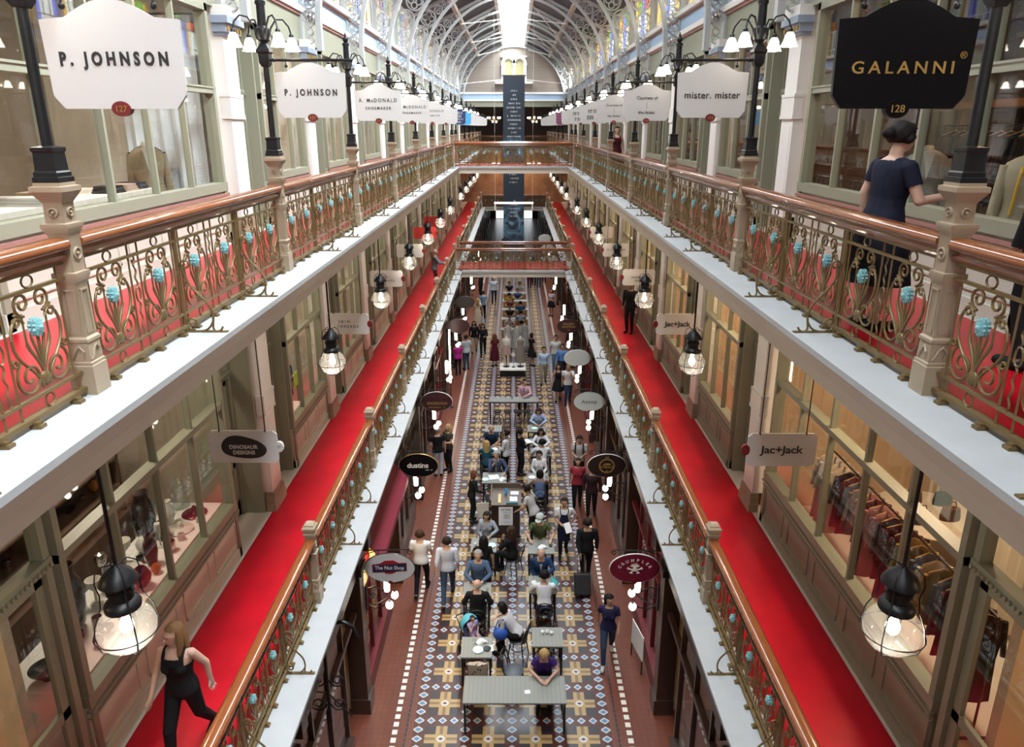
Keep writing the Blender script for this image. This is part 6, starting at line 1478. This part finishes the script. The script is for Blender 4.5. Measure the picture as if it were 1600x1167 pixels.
def ware(shape, col, x, y, z, lab, sc=1):
    k = (shape, col)
    if k not in VM: VM[k] = MB().lathe(PRO[shape], 24).mesh(shape.replace(' ', '_'), MN[col], 50)
    o = put(VM[k], 'pot' if shape == 'cylinder' else shape.replace(' ', '_'), None, (x, y, z)); o.scale = (sc*.84, sc*.84, sc); tag(o, lab, 'vase' if 'vase' in shape else ('bowl' if shape in ('bowl', 'dish') else 'ornament'), 'ornaments in the left lower window'); return o
wares = [('bowl', 'charcoal', -4.95, 6.15, 1.3), ('bowl', 'plum', -4.88, 6.48, .8), ('ball stand', 'bone', -5.15, 6.5, .8), ('bowl', 'plum', -4.72, 6.86, .7), ('round vase', 'charcoal', -4.70, 6.66, .55), ('tall vase', 'charcoal', -5.15, 6.95, 1.7), ('cylinder', 'silver', -4.9, 7.0, .9), ('dish', 'plum', -4.80, 7.38, 1.0), ('goblet', 'bone', -5.14, 7.40, 1.0), ('round vase', 'plum', -4.74, 7.74, 1.2), ('ball stand', 'silver', -5.2, 7.7, 1.2), ('bowl', 'bone', -4.98, 7.95, 1.1), ('tall vase', 'plum', -4.85, 8.22, .9), ('goblet', 'bone', -5.2, 8.2, 1.1), ('round vase', 'bone', -5.1, 8.5, 1.0), ('cylinder', 'silver', -4.75, 8.52, 1.2), ('cylinder', 'bone', -4.72, 8.80, .8), ('tall vase', 'charcoal', -5.22, 8.82, 1.5), ('dish', 'bone', -4.85, 9.05, 1.0), ('tall vase', 'bone', -5.08, 9.2, .8), ('bowl', 'charcoal', -5.24, 9.42, .8), ('dish', 'plum', -4.84, 9.50, 1.0), ('bell jar', 'clear', -5.15, 9.72, 1.1), ('cylinder', 'plum', -4.98, 6.78, .7), ('goblet', 'silver', -5.0, 7.72, .9), ('round vase', 'amber', -4.70, 8.02, .6), ('cylinder', 'charcoal', -5.02, 8.24, .8), ('ball stand', 'bone', -4.93, 8.62, .9), ('cylinder', 'bone', -4.68, 9.28, .6), ('goblet', 'charcoal', -5.0, 8.82, .8), ('bell jar', 'clear', -5.24, 7.2, .9)]
wares.sort(key=lambda q: q[3])
for i, (sh, c, x, y, sc) in enumerate(wares): ware(sh, c, x, y, Z1+.99, '%s %s on the white plinth, %s from its near end' % (c, sh.replace('cylinder', 'pot'), NTH[i]), sc)
for r, zz in enumerate((1.38, 1.83)):
    for i in range(11):
        sh = ('round vase', 'bowl', 'goblet', 'cylinder', 'ball stand')[(i*2+r) % 5]; c = ('amber', 'bone', 'plum', 'charcoal', 'silver')[(i+r*2) % 5]
        if abs(-1.6+i*.32) < .06: continue
        ware(sh, c, -6.3, 6.3+i*.32, Z1+zz, '%s %s, %s cabinet shelf in the left shop, %s from its near end' % (c, sh.replace('cylinder', 'pot'), ('lower', 'middle')[r], NTH[i]), .75)
# tailor's window on the upper left gallery
t = thing('display_table', 'long pale display table in the upper left window', 'table', (-5.35, 7.85, Z2)); MB().box(-.5, .5, -1.95, 1.95, .88, .94).build('tabletop', m_shop['pale'], t)
for sx in (-1, 1):
    for yy in (-1.85, 0, 1.85): MB().box(sx*.45-.03, sx*.45+.03, yy-.03, yy+.03, 0, .88).build('leg', m_shop['pale'], t)
for i, (x, y, c, nm, w_) in enumerate(((-5.1, 6.4, (.02, .03, .05), 'navy', .22), (-5.45, 6.9, (.62, .60, .55), 'cream', .25), (-5.15, 7.5, (.66, .64, .6), 'white', .3), (-5.3, 8.1, (.55, .42, .30), 'tan', .25), (-5.05, 8.98, (.03, .03, .03), 'black', .14), (-5.05, 9.3, (.55, .38, .30), 'blush', .14), (-5.1, 9.62, (.04, .04, .05), 'charcoal', .16))):
    b = MB()
    for j in range(3): b.box(-w_+.01*j, w_-.008*j, -.14+.008*j, .14-.01*j, j*.03, j*.03+.027)
    o = b.build('folded_shirt' if i < 4 else 'folded_scarf', cm(c), None, (x, y, Z2+.941)); tag(o, '%s folded cloth on the long table, %s from its near end' % (nm, NTH[i]), 'clothes')
def bust(label, x, y, z, col, shirt, rz, tape=False):
    t = thing('dress_form', label, 'mannequin', (x, y, z), rz, 'dress forms in the upper windows')
    MB().lathe([(.20, 0), (.20, .02), (.03, .04), (.025, .9)], 16).build('stand', m_dark, t, smooth=40)
    MB().lathe([(.04, 1.52), (.055, 1.50), (.055, 1.44), (.10, 1.42)], 14).build('neck', cm((.62, .55, .45)), t, smooth=40)
    b = MB().lathe([(.06, 1.47), (.13, 1.44), (.205, 1.39), (.225, 1.30), (.20, 1.10), (.175, 1.0), (.20, .85), (.215, .68), (.20, .68), (.15, .9)], 26, sy=.62)
    for s in (-1, 1): b.loft([[(s*(.20+.05*q)+.055*math.cos(a), .05*math.sin(a), 1.37-.60*q) for a in [2*PI*i/12 for i in range(12)]] for q in (0, .3, .7, 1)])
    b.build('jacket', cm(col), t, smooth=50)
    MB().prism([(-.06, 1.45), (.06, 1.45), (0, 1.12)], -.15, -.125, 'y').build('shirt_front', cm(shirt), t)
    if tape:
        MB().tube([(-.12, -.12, .9), (-.10, -.15, 1.3), (-.05, -.02, 1.5), (.06, -.02, 1.5), (.12, -.15, 1.25), (.13, -.13, .75)], .014, 5).build('tape_measure', M('yellow tape', (.75, .42, .03), .5), t)
bust('dress form in a beige blazer over white in the upper left window', -5.15, 10.25, Z2+.004, (.30, .24, .16), (.7, .7, .68), .5)
bust('dress form in a dark jacket behind the beige one in the upper left window', -5.45, 10.85, Z2+.004, (.03, .035, .05), (.6, .6, .62), .5)
bust('dress form in a pale grey jacket behind the woman in the upper right window', 5.0, 8.75, Z2+.004, (.32, .33, .31), (.65, .63, .58), -.4)
bust('dress form in cream with a yellow tape measure in the upper right window', 5.05, 7.05, Z2+.004, (.56, .48, .34), (.6, .52, .4), -.4, True)
rack('long rail of dark suits at the back of the upper right shop', 6.45, 6.3, 11.0, Z2, 1.75)
for i in range(22): hung('%s suit jacket on the upper right back rail, %s from its near end' % (('black', 'charcoal', 'dark navy')[i % 3], NTH[i]), 6.45, 6.5+i*.2, Z2+1.75, ((.015, .015, .017), (.035, .035, .038), (.012, .016, .03))[i % 3], (0, 1)[i % 2], .1*math.sin(i*1.7), 'suits on the upper right back rail')
m_owood = wood('orange wood', (.34, .14, .05), (.22, .08, .03))
t = thing('wall_shelf', 'orange wood shelf above the rail of dark suits', 'shelf', (6.75, 8.6, Z2+1.98)); MB().box(-.35, .35, -2.4, 2.4, 0, .10).build('board', m_owood, t); 
for yy in (-2.0, 0, 2.0): MB().box(-.3, .44, yy-.03, yy+.03, -.25, 0).build('bracket', m_owood, t)
for i, y in enumerate((6.05, 7.55)):
    o = MB().box(-.05, .05, -.05, .05, 0, 3.7).box(-.09, .09, -.09, .09, 0, .12).build('timber_post', m_owood, None, (5.6, y+.3, Z2)); tag(o, 'orange wood post inside the upper right shop, %s of two' % ('nearer', 'farther')[i], 'post')
# ground-floor goods: the lit nut shop, awning, notices
t = thing('awning', 'burgundy awning over the second left ground-floor shopfront', 'awning', (-2.98, 0, 0))
aw = MB(); aw.prism([(.0, 3.62), (.42, 3.10), (.42, 2.96), (.40, 2.96), (.40, 3.08), (-.02, 3.58)], 12.1, 15.5, 'y'); aw.build('canvas', M('burgundy canvas', (.16, .012, .028), .6), t)
for y in (12.15, 15.45): MB().tube([(.0, y, 2.75), (.40, y, 3.02)], .012, 6).build('strut', m_black, t)
m_pk = [M('packet', c, .45) for c in ((.75, .45, .05), (.70, .60, .20), (.55, .16, .03), (.20, .32, .05), (.65, .50, .30))]
t = thing('shelf_unit', 'lit shelf unit of nut packets in the first left ground-floor shop', 'shelf', (-3.27, 13.25, 0)); MB().box(-.18, .18, -1.1, 1.1, 0, .08).box(-.2, -.17, -1.1, 1.1, 0, 2.3).build('back', m_dark, t)
for zz in (.5, .95, 1.4, 1.85): MB().box(-.18, .18, -1.1, 1.1, zz, zz+.03).build('shelf', m_dark, t)
me_pk = [MB().box(-.08, .08, -.07, .07, 0, .24).mesh('packet', m) for m in m_pk]
for r, zz in enumerate((.5315, .9815, 1.4315, 1.8815)):
    for i in range(11):
        o = put(me_pk[(i*3+r*2) % 5], 'packet', None, (-3.20, 12.3+i*.19, zz)); tag(o, '%s packet, %s shelf of the lit nut shop, %s from its near end' % (('yellow', 'pale yellow', 'orange', 'green', 'beige')[(i*3+r*2) % 5], ('lowest', 'second', 'third', 'top')[r], NTH[i]), 'packet', 'nut packets on the lit shelves')
area('shelf_lamp', (-3.16, 13.2, 2.9), (0, -.1, 0), .12, 2.0, 70, (1, .72, .30))
t = thing('poster', 'pale glowing poster panel inside the second left ground-floor window', 'poster', (-3.5, 17.6, 0)); MB().box(-.02, .02, -1.2, 1.2, .6, 2.8).build('panel', M('backlit panel', (.75, .78, .62), .5, emit=.8, ecol=(.85, .88, .68)), t); MB().box(-.05, -.02, -1.25, 1.25, .0, 2.85).build('frame', m_dark, t)
o = MB().box(-.01, .01, -.32, .32, .35, .95).build('notice', m_paper, None, (2.72, 12.75, 0)); o.rotation_euler = (0, 0, .2); tag(o, 'white striped notice board by the right aisle near the wine red sign', 'notice')
o = MB().tube([(0, -.3, .0), (0, -.3, .35)], .015, 6).tube([(0, .3, 0), (0, .3, .35)], .015, 6).build('notice_stand', m_black, None, (2.72, 12.75, 0), .2); tag(o, 'black feet of the white notice board by the right aisle', 'stand')
t = thing('light_tube', 'tall glowing lamp tube beside the fourth left oval sign', 'lamp', (-2.62, 27.6, 0)); MB().tube([(0, 0, 1.1), (0, 0, 3.4)], .03, 8).build('tube', m_neon, t); MB().tube([(0, 0, 0), (0, 0, 1.1)], .02, 8).lathe([(.12, 0), (.12, .02), (.02, .04)], 12).build('stand', m_black, t)
t = thing('curtain', 'white sheet added for a reflection at the far end of the upper left window', 'curtain', (-5.3, 11.25, Z2))  # added sheet draped like a curtain; its white stands for a window reflection
cu = MB(); cu.loft([[(-.62+i*.05, .035*math.sin(i*1.5), z_) for i in range(25)]+[(-.62+i*.05, .035*math.sin(i*1.5)+.012, z_) for i in reversed(range(25))] for z_ in (.06, 3.3)]); cu.build('cloth', M('white reflection sheet', (.72, .76, .80), .8), t, smooth=50)
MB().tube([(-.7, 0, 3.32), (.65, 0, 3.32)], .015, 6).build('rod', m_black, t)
